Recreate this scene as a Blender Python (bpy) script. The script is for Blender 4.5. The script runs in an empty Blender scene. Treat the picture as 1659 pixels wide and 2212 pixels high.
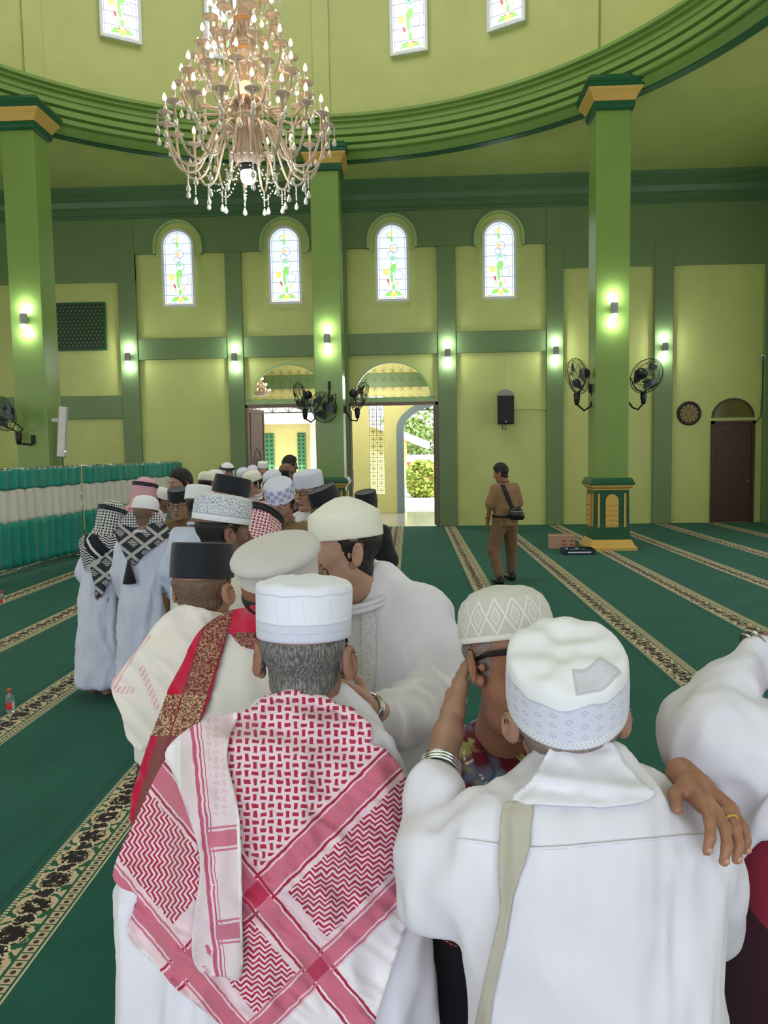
import bpy, math, random
import numpy as np
from mathutils import Vector, Matrix
from mathutils.bvhtree import BVHTree
from mathutils.geometry import delaunay_2d_cdt
random.seed(7); rng = np.random.default_rng(7)
scn = bpy.context.scene
COL = scn.collection
PI = math.pi
R_ = math.radians
def lin(c):
    c = c/255.0
    return c/12.92 if c <= .04045 else ((c+.055)/1.055)**2.4
def rgb(r, g, b): return (lin(r), lin(g), lin(b), 1.0)

# ------------------------------------------------------------------ camera
FPX, IW, IH, CH = 1700.0, 1659, 2212, 1.88
YAW, PIT, ROL = R_(2.42), R_(4.48), R_(.95)
cf = np.array([-math.sin(YAW)*math.cos(PIT), math.cos(YAW)*math.cos(PIT), -math.sin(PIT)])
cr = np.array([math.cos(YAW), math.sin(YAW), 0.0]); cu = np.cross(cr, cf)
cr, cu = math.cos(ROL)*cr-math.sin(ROL)*cu, math.sin(ROL)*cr+math.cos(ROL)*cu
CAM = np.array([0, 0, CH])
def ray(x, y): return cf+cr*(x-IW/2)/FPX-cu*(y-IH/2)/FPX
def onY(x, y, Y): d = ray(x, y); return CAM+d*Y/d[1]
def onZ(x, y, Z=0.0): d = ray(x, y); return CAM+d*(Z-CH)/d[2]
def at(x, y, D): return CAM+ray(x, y)*D
cd = bpy.data.cameras.new('camera'); cam = bpy.data.objects.new('camera', cd); COL.objects.link(cam)
cd.sensor_fit = 'HORIZONTAL'; cd.sensor_width = 36; cd.lens = FPX/IW*36; cd.clip_start = .05; cd.clip_end = 300
m4 = Matrix.Identity(4)
for i in range(3):
    m4[i][0] = cr[i]; m4[i][1] = cu[i]; m4[i][2] = -cf[i]; m4[i][3] = CAM[i]
cam.matrix_world = m4; scn.camera = cam

# ------------------------------------------------------------------ light
scn.view_settings.view_transform = 'Standard'; scn.view_settings.look = 'None'
scn.view_settings.gamma = 1.0; scn.view_settings.exposure = 0.12; scn.view_settings.use_curve_mapping = False
wd = bpy.data.worlds.new('world'); scn.world = wd; wd.use_nodes = True
bg = wd.node_tree.nodes['Background']; bg.inputs[0].default_value = (.80, .90, 1.0, 1); bg.inputs[1].default_value = 2.2
def lamp(name, kind, loc, energy, color=(1, 1, 1), rot=None, **kw):
    l = bpy.data.lights.new(name, kind); l.energy = energy; l.color = color
    for k, v in kw.items(): setattr(l, k, v)
    o = bpy.data.objects.new(name, l); COL.objects.link(o); o.location = loc
    if rot: o.rotation_euler = rot
    return o
lamp('sun', 'SUN', (0, 40, 20), 7.0, (1, .96, .88), (R_(38), R_(12), R_(20)), angle=.02)
# daylight entering by the open arcade behind the photographer and by the dome's ring of windows
lamp('arcade_daylight', 'AREA', (-1.5, -5.7, 3.3), 250, (1, .90, 1), (R_(90), 0, 0), shape='RECTANGLE', size=13, size_y=5.4)
lamp('dome_daylight', 'AREA', (-1.9, 9.9, 14.6), 640, (1, .95, .98), (0, 0, 0), shape='DISK', size=10)
for sx_, sr in ((8.5, 90), (-12.1, -90)):             # added fill from both sides to light the room evenly; walls are solid
    lamp('side_fill', 'AREA', (sx_, 8.0, 3.6), 330, (1, .92, 1), (R_(90), 0, R_(sr)), shape='RECTANGLE', size=16, size_y=5)

cy = scn.cycles; cy.max_bounces = 5; cy.diffuse_bounces = 3; cy.adaptive_threshold = .025; cy.glossy_bounces = 2; cy.transmission_bounces = 4; cy.caustics_reflective = False; cy.caustics_refractive = False

# ------------------------------------------------------------------ node helper
class S:
    """a shader socket that can be written as arithmetic"""
    def __init__(s, nt, sock): s.nt, s.s = nt, sock
    def op(s, o, b=None, c=None):
        n = s.nt.nodes.new('ShaderNodeMath'); n.operation = o
        for i, v in enumerate((s, b, c)):
            if v is None: continue
            if isinstance(v, S): s.nt.links.new(v.s, n.inputs[i])
            else: n.inputs[i].default_value = float(v)
        return S(s.nt, n.outputs[0])
    def __add__(s, b): return s.op('ADD', b)
    def __radd__(s, b): return s.op('ADD', b)
    def __sub__(s, b): return s.op('SUBTRACT', b)
    def __rsub__(s, b): return (s*-1)+b
    def __mul__(s, b): return s.op('MULTIPLY', b)
    def __rmul__(s, b): return s.op('MULTIPLY', b)
    def __truediv__(s, b): return s.op('DIVIDE', b)
    def sin(s): return s.op('SINE')
    def cos(s): return s.op('COSINE')
    def abs(s): return s.op('ABSOLUTE')
    def frac(s): return s.op('FRACT')
    def floor(s): return s.op('FLOOR')
    def tri(s, w=1.0): return s.op('PINGPONG', w)
    def gt(s, b): return s.op('GREATER_THAN', b)
    def lt(s, b): return s.op('LESS_THAN', b)
    def min(s, b): return s.op('MINIMUM', b)
    def max(s, b): return s.op('MAXIMUM', b)
    def sqrt(s): return s.op('SQRT')
    def clamp(s):
        r = s.op('ADD', 0.0); r.s.node.use_clamp = True; return r
    def within(s, a, b): return s.gt(a)*s.lt(b)
class Mat:
    def __init__(s, name, color=(.8, .8, .8, 1), rough=.6, spec=.4, metal=0, **kw):
        s.m = bpy.data.materials.new(name); s.m.use_nodes = True; s.nt = s.m.node_tree
        s.b = s.nt.nodes['Principled BSDF']; s.base = color
        s.b.inputs['Base Color'].default_value = color; s.b.inputs['Roughness'].default_value = rough
        s.b.inputs['Specular IOR Level'].default_value = spec; s.b.inputs['Metallic'].default_value = metal
        for k, v in kw.items(): s.b.inputs[k.replace('_', ' ')].default_value = v
        s.cur = None
    def node(s, t): return s.nt.nodes.new(t)
    def coord(s, kind='Object'):
        n = s.node('ShaderNodeTexCoord'); return n.outputs[kind]
    def xyz(s, kind='Object'):
        n = s.node('ShaderNodeSeparateXYZ'); s.nt.links.new(s.coord(kind), n.inputs[0])
        return [S(s.nt, o) for o in n.outputs]
    def vec(s, x, y, z=0.0):
        n = s.node('ShaderNodeCombineXYZ')
        for i, v in enumerate((x, y, z)):
            if isinstance(v, S): s.nt.links.new(v.s, n.inputs[i])
            else: n.inputs[i].default_value = v
        return n.outputs[0]
    def noise(s, scale, detail=3, rough=.5, vec=None, dist=0.0):
        n = s.node('ShaderNodeTexNoise'); n.inputs['Scale'].default_value = scale
        n.inputs['Detail'].default_value = detail; n.inputs['Roughness'].default_value = rough; n.inputs['Distortion'].default_value = dist
        s.nt.links.new(vec if vec is not None else s.coord(), n.inputs['Vector']); return S(s.nt, n.outputs[0])
    def voronoi(s, scale, vec=None, feature='F1', out='Distance'):
        n = s.node('ShaderNodeTexVoronoi'); n.feature = feature; n.inputs['Scale'].default_value = scale
        s.nt.links.new(vec if vec is not None else s.coord(), n.inputs['Vector']); return S(s.nt, n.outputs[out])
    def color(s): return s.cur if s.cur is not None else s.base
    def mix(s, fac, col, under=None):
        n = s.node('ShaderNodeMix'); n.data_type = 'RGBA'
        under = under if under is not None else s.color()
        for v, i in ((fac, 0), (under, 6), (col, 7)):
            if isinstance(v, S): s.nt.links.new(v.s, n.inputs[i])
            elif isinstance(v, bpy.types.NodeSocket): s.nt.links.new(v, n.inputs[i])
            else: n.inputs[i].default_value = v
        s.cur = n.outputs[2]; s.nt.links.new(s.cur, s.b.inputs['Base Color']); return s
    def vary(s, amt=.12, scale=3.0, detail=4, vec=None):
        f = s.noise(scale, detail, .55, vec); dark = tuple(x*(1-amt*2.2) for x in s.base[:3])+(1,)
        return s.mix(((f-.35)*2.2).clamp(), s.base, dark)
    def bump(s, h, strength=.2, dist=.01):
        n = s.node('ShaderNodeBump'); n.inputs['Strength'].default_value = strength; n.inputs['Distance'].default_value = dist
        s.nt.links.new(h.s, n.inputs['Height'])
        old = s.b.inputs['Normal'].links
        if old: s.nt.links.new(old[0].from_socket, n.inputs['Normal'])
        s.nt.links.new(n.outputs[0], s.b.inputs['Normal']); return s
    def rough(s, x): s.nt.links.new(x.s, s.b.inputs['Roughness']); return s
    def emit(s, col, strength):
        if isinstance(col, bpy.types.NodeSocket): s.nt.links.new(col, s.b.inputs['Emission Color'])
        else: s.b.inputs['Emission Color'].default_value = col
        s.b.inputs['Emission Strength'].default_value = strength; return s
def paint(name, c, rough=.45, amt=.05, bump=.06):
    m = Mat(name, c, rough); m.vary(amt, 1.3, 3); m.bump(m.noise(60, 2), bump, .01); return m.m
def cloth(name, c, rough=.85, weave=900.0, amt=.05, bump=.04, sheen=.15):
    m = Mat(name, c, rough, .2); m.b.inputs['Sheen Weight'].default_value = sheen
    m.vary(amt, 6, 3); x, y, z = m.xyz()
    m.bump(((x+y*.6)*weave).sin()*((z)*weave).sin(), bump, .0008); m.bump(m.noise(14, 3), .25, .006); return m.m
def plain(name, c, rough=.5, metal=0, spec=.4, **kw):
    m = Mat(name, c, rough, spec, metal, **kw); m.vary(.04, 9, 2); return m.m

# ------------------------------------------------------------------ mesh helper
class M:
    def __init__(s): s.v, s.f, s.uv = [], [], None
    def add(s, V, F):
        o = len(s.v); s.v.extend([tuple(map(float, p)) for p in V]); s.f.extend([tuple(int(i)+o for i in f) for f in F]); return s
    def box(s, lo, hi):
        (a, b, c), (d, e, f) = lo, hi
        return s.add([(a, b, c), (d, b, c), (d, e, c), (a, e, c), (a, b, f), (d, b, f), (d, e, f), (a, e, f)],
                     [(0, 3, 2, 1), (4, 5, 6, 7), (0, 1, 5, 4), (1, 2, 6, 5), (2, 3, 7, 6), (3, 0, 4, 7)])
    def tube(s, pts, r, n=8, caps=True):
        pts = [np.array(p, float) for p in pts]; k = len(pts)
        rs = r if isinstance(r, (list, tuple)) else [r]*k
        V, F = [], []; prev = None
        for i, p in enumerate(pts):
            t = pts[min(i+1, k-1)]-pts[max(i-1, 0)]; t = t/(np.linalg.norm(t)+1e-9)
            if prev is None:
                a = np.cross(t, (0, 0, 1) if abs(t[2]) < .9 else (1, 0, 0))
            else: a = prev-t*(prev@t)
            a = a/(np.linalg.norm(a)+1e-9); prev = a; b = np.cross(t, a)
            for j in range(n):
                q = 2*PI*j/n; V.append(p+(a*math.cos(q)+b*math.sin(q))*rs[i])
        for i in range(k-1):
            for j in range(n):
                F.append((i*n+j, i*n+(j+1) % n, (i+1)*n+(j+1) % n, (i+1)*n+j))
        if caps: F.append(tuple(range(n))[::-1]); F.append(tuple((k-1)*n+j for j in range(n)))
        return s.add(V, F)
    def lathe(s, prof, n=24, c=(0, 0, 0), sx=1, sy=1, a0=0, a1=2*PI):
        full = abs(a1-a0-2*PI) < 1e-6; cols = n if full else n+1
        V, F = [], []
        for i in range(cols):
            q = a0+(a1-a0)*i/n
            for r, z in prof: V.append((c[0]+r*sx*math.cos(q), c[1]+r*sy*math.sin(q), c[2]+z))
        k = len(prof)
        for i in range(n):
            j = (i+1) % cols
            for t in range(k-1):
                F.append((i*k+t, j*k+t, j*k+t+1, i*k+t+1))
        return s.add(V, F)
    def ball(s, c, r, n=10, rings=6):
        r = (r, r, r) if np.isscalar(r) else r
        prof = [(math.sin(PI*i/rings), -math.cos(PI*i/rings)) for i in range(rings+1)]
        V, F = [], []
        for j in range(n):
            q = 2*PI*j/n
            for a, b in prof: V.append((c[0]+a*r[0]*math.cos(q), c[1]+a*r[1]*math.sin(q), c[2]+b*r[2]))
        k = rings+1
        for j in range(n):
            h = (j+1) % n
            for t in range(rings): F.append((j*k+t, h*k+t, h*k+t+1, j*k+t+1))
        return s.add(V, F)
    def square_lathe(s, prof, c=(0, 0, 0), rot=0):
        """stacked squares: prof of (half width, z)"""
        V, F = [], []
        for h, z in prof:
            for a, b in ((-1, -1), (1, -1), (1, 1), (-1, 1)):
                x, y = a*h, b*h
                V.append((c[0]+x*math.cos(rot)-y*math.sin(rot), c[1]+x*math.sin(rot)+y*math.cos(rot), c[2]+z))
        for i in range(len(prof)-1):
            for j in range(4): F.append((i*4+j, i*4+(j+1) % 4, i*4+4+(j+1) % 4, i*4+4+j))
        F.append((3, 2, 1, 0)); k = 4*(len(prof)-1); F.append((k, k+1, k+2, k+3))
        return s.add(V, F)
    def prism(s, poly, a, b, axis='y'):
        """polygon (u,v) extruded from a to b along an axis; y: (x,z) plane, z: (x,y), x: (y,z)"""
        n = len(poly)
        def P(u, v, w): return {'y': (u, w, v), 'z': (u, v, w), 'x': (w, u, v)}[axis]
        V = [P(u, v, a) for u, v in poly]+[P(u, v, b) for u, v in poly]
        F = [tuple(range(n)), tuple(range(2*n-1, n-1, -1))]+[(i, i+n, (i+1) % n+n, (i+1) % n) for i in range(n)]
        return s.add(V, F)
    def frame(s, outer, inner, a, b, axis='y', closed=True):
        """band between two outlines of equal length, extruded"""
        n = len(outer)
        def P(u, v, w): return {'y': (u, w, v), 'z': (u, v, w), 'x': (w, u, v)}[axis]
        V = [P(*p, a) for p in outer]+[P(*p, a) for p in inner]+[P(*p, b) for p in outer]+[P(*p, b) for p in inner]
        F = []
        for i in range(n if closed else n-1):
            j = (i+1) % n
            F += [(i, j, n+j, n+i), (2*n+i, 3*n+i, 3*n+j, 2*n+j), (i, 2*n+i, 2*n+j, j), (n+i, n+j, 3*n+j, 3*n+i)]
        return s.add(V, F)
    def obj(s, name, mat, parent=None, smooth=False, base=None, loc=None):
        me = bpy.data.meshes.new(name)
        V = np.array(s.v, float)
        if base is not None: V = V-np.array(base)
        me.from_pydata(V.tolist(), [], s.f); me.validate(clean_customdata=False)
        if s.uv is not None:
            ul = me.uv_layers.new(name='UVMap'); li = np.zeros(len(me.loops), int); me.loops.foreach_get('vertex_index', li)
            ul.data.foreach_set('uv', np.array(s.uv, float)[li].ravel())
        return link(name, me, mat, parent, smooth, loc)
def link(name, me, mat, parent=None, smooth=False, loc=None):
    o = bpy.data.objects.new(name, me); COL.objects.link(o)
    if mat is not None and not me.materials: me.materials.append(mat)
    if smooth: me.polygons.foreach_set('use_smooth', [True]*len(me.polygons))
    if parent is not None: o.parent = parent
    if loc is not None: o.location = loc
    return o
def fixn(o):
    """outward normals"""
    import bmesh
    bm = bmesh.new(); bm.from_mesh(o.data); bmesh.ops.recalc_face_normals(bm, faces=bm.faces); bm.to_mesh(o.data); bm.free(); return o
def bevel(o, w=.01, seg=2):
    md = o.modifiers.new('bevel', 'BEVEL'); md.width = w; md.segments = seg; md.limit_method = 'ANGLE'; return o
def tag(o, label, cat, group=None):
    o['label'] = label; o['category'] = cat
    if group: o['group'] = group
    return o
def struct(o, label=None, cat=None):
    o['kind'] = 'structure'
    if label: o['label'] = label
    if cat: o['category'] = cat
    return o
def thing(name, loc, label, cat, group=None, rz=0):
    e = bpy.data.objects.new(name, None); COL.objects.link(e); e.location = loc; e.empty_display_size = .1
    e.rotation_euler = (0, 0, rz); return tag(e, label, cat, group)
def copy_tree(o, parent=None):
    c = o.copy(); COL.objects.link(c)
    if parent is not None: c.parent = parent
    for ch in o.children: copy_tree(ch, c)
    return c
def arc(cx, cz, rx, rz, a0, a1, n):
    return [(cx+rx*math.cos(a0+(a1-a0)*i/n), cz+rz*math.sin(a0+(a1-a0)*i/n)) for i in range(n+1)]
# ================================================================== the room
YW = 19.35; XL, XR, YB, ZC = -12.36, 8.72, -6.0, 8.2
RC = (-1.9, 9.9)
LIME = paint('lime_paint', rgb(196, 206, 126), .42); GREEN = paint('leaf_green_paint', rgb(112, 138, 92), .42)
CORN = paint('cornice_green_paint', rgb(84, 120, 80), .4); COLG = paint('column_green_paint', rgb(118, 148, 76), .28)
RINGG = paint('ring_green_paint', rgb(122, 156, 78), .4); DRUM = paint('drum_lime_paint', rgb(184, 192, 116), .45)
CEIL = paint('ceiling_green_paint', rgb(174, 188, 110), .2); MOULD = paint('moulding_pale_green_paint', rgb(160, 195, 135), .4)
DGREEN = paint('bottle_green_paint', rgb(22, 84, 52), .35); GOLD = paint('gold_paint', rgb(206, 170, 84), .42)
WHITEF = plain('white_frame', rgb(225, 230, 235), .4); DARKWOOD = Mat('carved_dark_wood', rgb(82, 52, 46), .45)
gx, gy, gz = DARKWOOD.xyz()
DARKWOOD.mix(((DARKWOOD.noise(7, 4, .6, DARKWOOD.vec(gx*9, gy*9, gz*.8))-.4)*2.5).clamp(), rgb(48, 28, 26)); DARKWOOD = DARKWOOD.m
GREYWOOD = Mat('weathered_carved_wood', rgb(128, 108, 100), .5); gx, gy, gz = GREYWOOD.xyz()
GREYWOOD.mix(((GREYWOOD.noise(6, 4, .6, GREYWOOD.vec(gx*9, gy*9, gz*.8))-.4)*2.5).clamp(), rgb(96, 76, 72)); GREYWOOD = GREYWOOD.m
BLACKP = plain('black_plastic', rgb(26, 28, 30), .4); BLACKM = plain('black_metal', rgb(30, 32, 34), .35, .6)
GREYP = plain('grey_plastic', rgb(150, 152, 150), .5); CHROME = plain('chrome', rgb(210, 212, 215), .15, 1.0)

# ---- carpet floor: woven border stripes every 1.26 m running towards the far wall
cm = Mat('green_mosque_carpet', rgb(25, 92, 76), .95, .15); x, y, z = cm.xyz('Object')
cm.b.inputs['Sheen Weight'].default_value = .06
f = cm.noise(2.2, 5, .6); cm.mix(((f-.3)*1.8).clamp(), rgb(19, 75, 62))
f = cm.noise(180, 2); cm.mix(((f-.45)*3).clamp()*.5, rgb(32, 102, 82))
sx = x+y*.009+.30                                   # stripe axis leans half a degree
u = ((sx/1.268)+.5).frac()*1.268-.634               # metres from the middle of the nearest stripe
v = y
band = u.abs().lt(.135)
cm.mix(band, rgb(36, 92, 66))
# central scrolling vine: cream petals with dark hearts, repeating each 0.20 m
uu = (u+.028)/.085; vv = (v/.20).frac()-.5
wob = cm.noise(15, 4, .62, cm.vec(u*1.0, v, 0))
q1 = (uu*uu*.8+(vv*2.5)*(vv*2.5))+(wob-.5)*2.6
inb = uu.abs().lt(1.0)
cm.mix(inb*(q1*3.6).sin().gt(-.30), rgb(206, 186, 150))
w2 = cm.noise(24, 3, .6, cm.vec(u*1.3+7, v, 0))
q2 = ((uu*1.1)*(uu*1.1)+(vv*2.1)*(vv*2.1))+(w2-.5)*2.4
cm.mix(inb*q2.lt(.66)*(w2.gt(.42)), rgb(34, 28, 24))
c2 = ((v/.20+.5).frac()-.5)*2.2; q3 = uu*uu*1.5+c2*c2*2.0+(w2-.5)*1.8
cm.mix(inb*q3.lt(.30), rgb(40, 34, 28))
cm.mix(inb*q3.within(.30, .5), rgb(222, 204, 170))
# small-square border, right, and beaded line, left
e = u.within(.070, .118); cm.mix(e, rgb(200, 182, 148))
sq = ((v/.045).frac()-.5); su = (u-.094)/.045
cm.mix(e*((sq*sq+su*su).lt(.06)), rgb(60, 56, 44)); cm.mix(e*(sq.abs().gt(.42)), rgb(72, 98, 74))
cm.mix(u.within(.128, .136), rgb(214, 198, 164))
e = u.within(-.136, -.116); cm.mix(e*((v/.02).frac().lt(.62)), rgb(206, 190, 156))
cm.mix(u.within(-.19, -.183), rgb(20, 62, 50)); cm.mix(u.within(-.172, -.166), rgb(20, 62, 50))
cm.bump(cm.noise(420, 2), .5, .004); cm.bump(band*.5+inb*q1.gt(0)*.3, .3, .003)
fl = M().box((XL-.3, YB, -.12), (XR+.3, YW, 0)).obj('floor', cm.m)
struct(fl, 'green carpet with patterned border stripes running to the far wall', 'floor')

# ---- far wall with two arched doorways
D1, D2 = (-4.16, -2.04), (-1.62, .50); AC = (-3.10, -.56); AR, AH, AZ = .95, .87, 3.16
w = M()
for a, b in ((XL-.3, D1[0]), (D1[1], D2[0]), (D2[1], XR+.3)): w.box((a, YW, 0), (b, YW+.3, AZ))
for (a, b), c in ((D1, AC[0]), (D2, AC[1])):
    arch = arc(c, AZ, AR, AH, PI, 0, 24)
    w.prism([(a, AZ)]+arch[:13]+[(c, 4.2), (a, 4.2)], YW, YW+.3); w.prism([(c, 4.2)]+arch[12:]+[(b, AZ), (b, 4.2)], YW, YW+.3)
for a, b in ((XL-.3, D1[0]), (D1[1], D2[0]), (D2[1], XR+.3)): w.box((a, YW, AZ), (b, YW+.3, 4.2))
w.box((XL-.3, YW, 4.2), (XR+.3, YW+.3, ZC+.1))
struct(w.obj('wall_front', LIME), 'lime green far wall with two arched doorways', 'wall')
# other walls (outside the picture)
struct(M().box((XR, YB, 0), (XR+.3, YW, ZC+.1)).obj('wall_right', LIME)); struct(M().box((XL-.3, YB, 0), (XL, YW, ZC+.1)).obj('wall_left', LIME))
wb = M()
for a, b in ((XL, -8.2), (-4.4, -3.6), (.2, 1.0), (4.8, XR)): wb.box((a, YB-.3, 0), (b, YB, 6.2))
wb.box((XL, YB-.3, 6.2), (XR, YB, ZC+.1)); struct(wb.obj('wall_back', LIME))
# green trims on the far wall
tn = [0]
def trim(lo, hi, mat=GREEN, label=None):
    tn[0] += 1; o = M().box(lo, hi).obj('trim_%d' % tn[0], mat); bevel(o, .012, 2); return struct(o)
PIL = [(-9.8, -9.36), (-7.22, -6.78), (-4.57, -4.18), (-2.03, -1.62), (.55, .99), (3.15, 3.55), (5.70, 6.14), (8.29, 8.72)]
for i, (a, b) in enumerate(PIL): trim((a, YW-.10, 0), (b, YW, 6.72))
trim((-6.78, YW-.085, 6.72), (3.15, YW, 7.62))
trim((3.15, YW-.085, 6.13), (XR, YW, 7.62)); trim((XL, YW-.085, 6.08), (-6.78, YW, 7.62))
for a, b in zip(PIL[1:5], PIL[2:6]): trim((a[1], YW-.08, 4.19), (b[0], YW, 4.70))
trim((-9.36, YW-.08, 2.78), (-7.22, YW, 3.34)); trim((XL, YW-.08, 2.78), (-9.8, YW, 3.34))
prof = [(0, 7.56), (.12, 7.56), (.12, 7.62), (.17, 7.64), (.17, 7.78), (.21, 7.80), (.26, 7.92), (.34, 7.96), (.34, 8.02), (.42, 8.06), (.42, 8.14), (.48, 8.2), (0, 8.2)]
co = M().prism([(YW-a, b) for a, b in prof], XL, XR, 'x'); tn[0] += 1
fixn(struct(co.obj('trim_%d' % tn[0], CORN), 'dark green stepped cornice along the far wall', 'cornice'))
co = M().prism([(XR-a, b) for a, b in prof], YB, YW, 'y'); tn[0] += 1
fixn(struct(co.obj('trim_%d' % tn[0], CORN)))
# ---- ceiling with the round opening, ring beam, drum and dome
def radial(R, n, a): return (RC[0]+R*math.cos(a), RC[1]+R*math.sin(a))
n = 96; V, F = [], []
for i in range(n):
    a = 2*PI*i/n; d = (math.cos(a), math.sin(a)); t = 1e9
    for k, lo, hi in ((0, XL-.3, XR+.3), (1, YB, YW+.3)):
        if d[k] > 1e-6: t = min(t, (hi-RC[k])/d[k])
        if d[k] < -1e-6: t = min(t, (lo-RC[k])/d[k])
    V += [(*radial(7.55, n, a), ZC), (RC[0]+d[0]*t, RC[1]+d[1]*t, ZC)]
for i in range(n): j = (i+1) % n; F.append((2*i, 2*j, 2*j+1, 2*i+1))
struct(M().add(V, F).obj('ceiling', CEIL), 'glossy green flat ceiling around the dome opening', 'ceiling')
rp = [(7.36, 8.9), (6.98, 8.86), (6.98, 8.80), (7.04, 8.78), (7.04, 8.73), (7.10, 8.71), (7.10, 8.62), (7.13, 8.60), (7.13, 8.50), (7.22, 8.48), (7.22, 8.455), (7.14, 8.44), (7.15, 8.34),
      (7.24, 8.32), (7.24, 8.30), (7.18, 8.29), (7.20, 8.22), (7.30, 8.20), (7.30, 8.17), (7.27, 8.16), (7.33, 8.10), (7.38, 8.06), (7.62, 8.06), (7.62, 8.22)]
tn[0] += 1; struct(M().lathe(rp, 160, (*RC, 0)).obj('trim_%d' % tn[0], RINGG), 'round green ring beam with stepped mouldings under the dome', 'ring beam')
tn[0] += 1; struct(M().lathe([(7.37, 8.075), (7.42, 8.045), (7.6, 8.045), (7.63, 8.075)], 160, (*RC, 0)).obj('trim_%d' % tn[0], DGREEN))
struct(M().lathe([(7.34, 8.86), (7.34, 14.2)], 128, (*RC, 0)).obj('wall_drum', DRUM, smooth=True), 'curved lime drum wall under the dome with arched windows', 'wall')
struct(M().lathe([(7.36, 14.15)]+[(7.36*math.cos(t), 14.2+5.5*math.sin(t)) for t in np.linspace(0, PI/2, 14)], 96, (*RC, 0)).obj('dome', DRUM, smooth=True))
for a in (45, 90, 135):
    q = R_(a); c0 = np.array(radial(7.32, 0, q)); tn[0] += 1
    t = np.array((-math.sin(q), math.cos(q))); nn = np.array((math.cos(q), math.sin(q)))
    o = M(); P = [c0+t*.17-nn*.04, c0-t*.17-nn*.04, c0-t*.17+nn*.1, c0+t*.17+nn*.1]
    o.prism([tuple(p) for p in P], 8.85, 14.2, 'z'); struct(fixn(o.obj('trim_%d' % tn[0], DRUM)))

# ---- stained-glass windows
SKYG = Mat('daylit_frosted_glass', rgb(235, 242, 252), .3); SKYG.emit(rgb(222, 234, 252), .84); SKYG = SKYG.m
def glassmat(nm, c, e): m = Mat(nm, c, .3); m.emit(c, e); return m.m
G_GREEN = glassmat('green_glass', rgb(150, 220, 120), .80); G_TEAL = glassmat('teal_glass', rgb(150, 224, 170), .80); G_YEL = glassmat('amber_glass', rgb(250, 218, 130), .85)
G_RED = glassmat('ruby_glass', rgb(206, 90, 112), .75); G_PEACH = glassmat('peach_glass', rgb(246, 206, 170), .85); LEAD = plain('lead_came', rgb(150, 165, 175), .5, .3)
def ellip(cx, cz, rx, rz, rot=0, n=12):
    return [(cx+rx*math.cos(t)*math.cos(rot)-rz*math.sin(t)*math.sin(rot), cz+rx*math.cos(t)*math.sin(rot)+rz*math.sin(t)*math.cos(rot)) for t in np.linspace(0, 2*PI, n, endpoint=False)]
PIECES = [('glass_petal', ellip(-.02, 1.60, .035, .06), G_YEL), ('glass_leaf', ellip(-.01, 1.48, .03, .09, .15), G_GREEN), ('glass_petal', ellip(.0, 1.25, .065, .05, .2), G_PEACH),
          ('glass_leaf', ellip(.03, 1.00, .06, .04), G_TEAL), ('glass_leaf', ellip(.02, .78, .075, .11, -.3), G_GREEN), ('glass_leaf', ellip(-.015, .58, .035, .15, .1), G_GREEN), ('glass_fruit', ellip(-.16, .70, .07, .085), G_YEL),
          ('glass_petal', ellip(-.10, .49, .025, .06, .35), G_RED), ('glass_petal', ellip(-.075, .40, .03, .05, .3), G_PEACH), ('glass_petal', ellip(.12, .42, .03, .06, -.1), G_PEACH),
          ('glass_leaf', ellip(.03, .34, .038, .08), G_GREEN), ('glass_leaf', [(-.20, .12), (-.12, .24), (0, .22), (-.03, .14)], G_GREEN), ('glass_leaf', [(.25, .14), (.16, .24), (.06, .22), (.09, .14)], G_GREEN),
          ('glass_heart', [(.03, .06), (-.05, .18), (-.03, .23), (.03, .20), (.09, .23), (.12, .18)], G_YEL), ('glass_bud', ellip(-.03, .22, .028, .024), G_RED), ('glass_bud', ellip(.09, .22, .028, .024), G_RED)]
def ring2(cx, cz, r, t): return ellip(cx, cz, r, r, 0, 16), ellip(cx, cz, r-t, r-t, 0, 16)
HW, HH = .40, 1.84
def outl(hw, z0, z1, n=14): return [(-hw, z0)]+[(hw, z0)]+arc(0, z1-hw, hw, hw, 0, PI, n)
wproto = {}
def win_parts(root):
    """parts hang in the root's own frame: x across, z up, -y towards the room"""
    if not wproto:
        me = {}
        o = M().frame(outl(HW, 0, HH), outl(HW-.055, .055, HH-.055), -.05, .02).obj('window_frame', WHITEF, root); me['window_frame'] = o
        o = M().prism(outl(HW-.05, .05, HH-.05), -.005, .015).obj('pane', SKYG, root); me['pane'] = o
        lead = M()
        for k in range(6): lead.box((-HW+.05, -.012, .27+.245*k), (HW-.05, -.004, .276+.245*k))
        lead.box((-.003, -.012, 1.64), (.003, -.004, 1.8)); lead.frame(outl(HW-.085, .085, HH-.085), outl(HW-.092, .092, HH-.092), -.012, -.004)
        for cx, cz, r in ((-.03, 1.12, .075), (.05, .96, .10), (.15, .62, .11), (.04, 1.25, .10), (-.06, 1.56, .06)): lead.frame(*ring2(cx, cz, r, .006), -.012, -.004)
        lead.obj('lead_came', LEAD, root)
        for nm, poly, mt in PIECES: M().prism(poly, -.014, -.004).obj(nm, mt, root)
        for s_ in (-1, 1): M().box((s_*(HW-.09)-.03, -.014, .055), (s_*(HW-.09)+.03, -.004, .095)).obj('glass_corner', G_YEL, root)
        wproto['r'] = root
    else:
        for ch in wproto['r'].children: copy_tree(ch, root)
wn = [0]
def window(loc, rz, label):
    wn[0] += 1; r = bpy.data.objects.new('window_%d' % wn[0], None); COL.objects.link(r); r.location = loc; r.rotation_euler = (0, 0, rz)
    struct(r, label, 'window'); win_parts(r); return r
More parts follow.
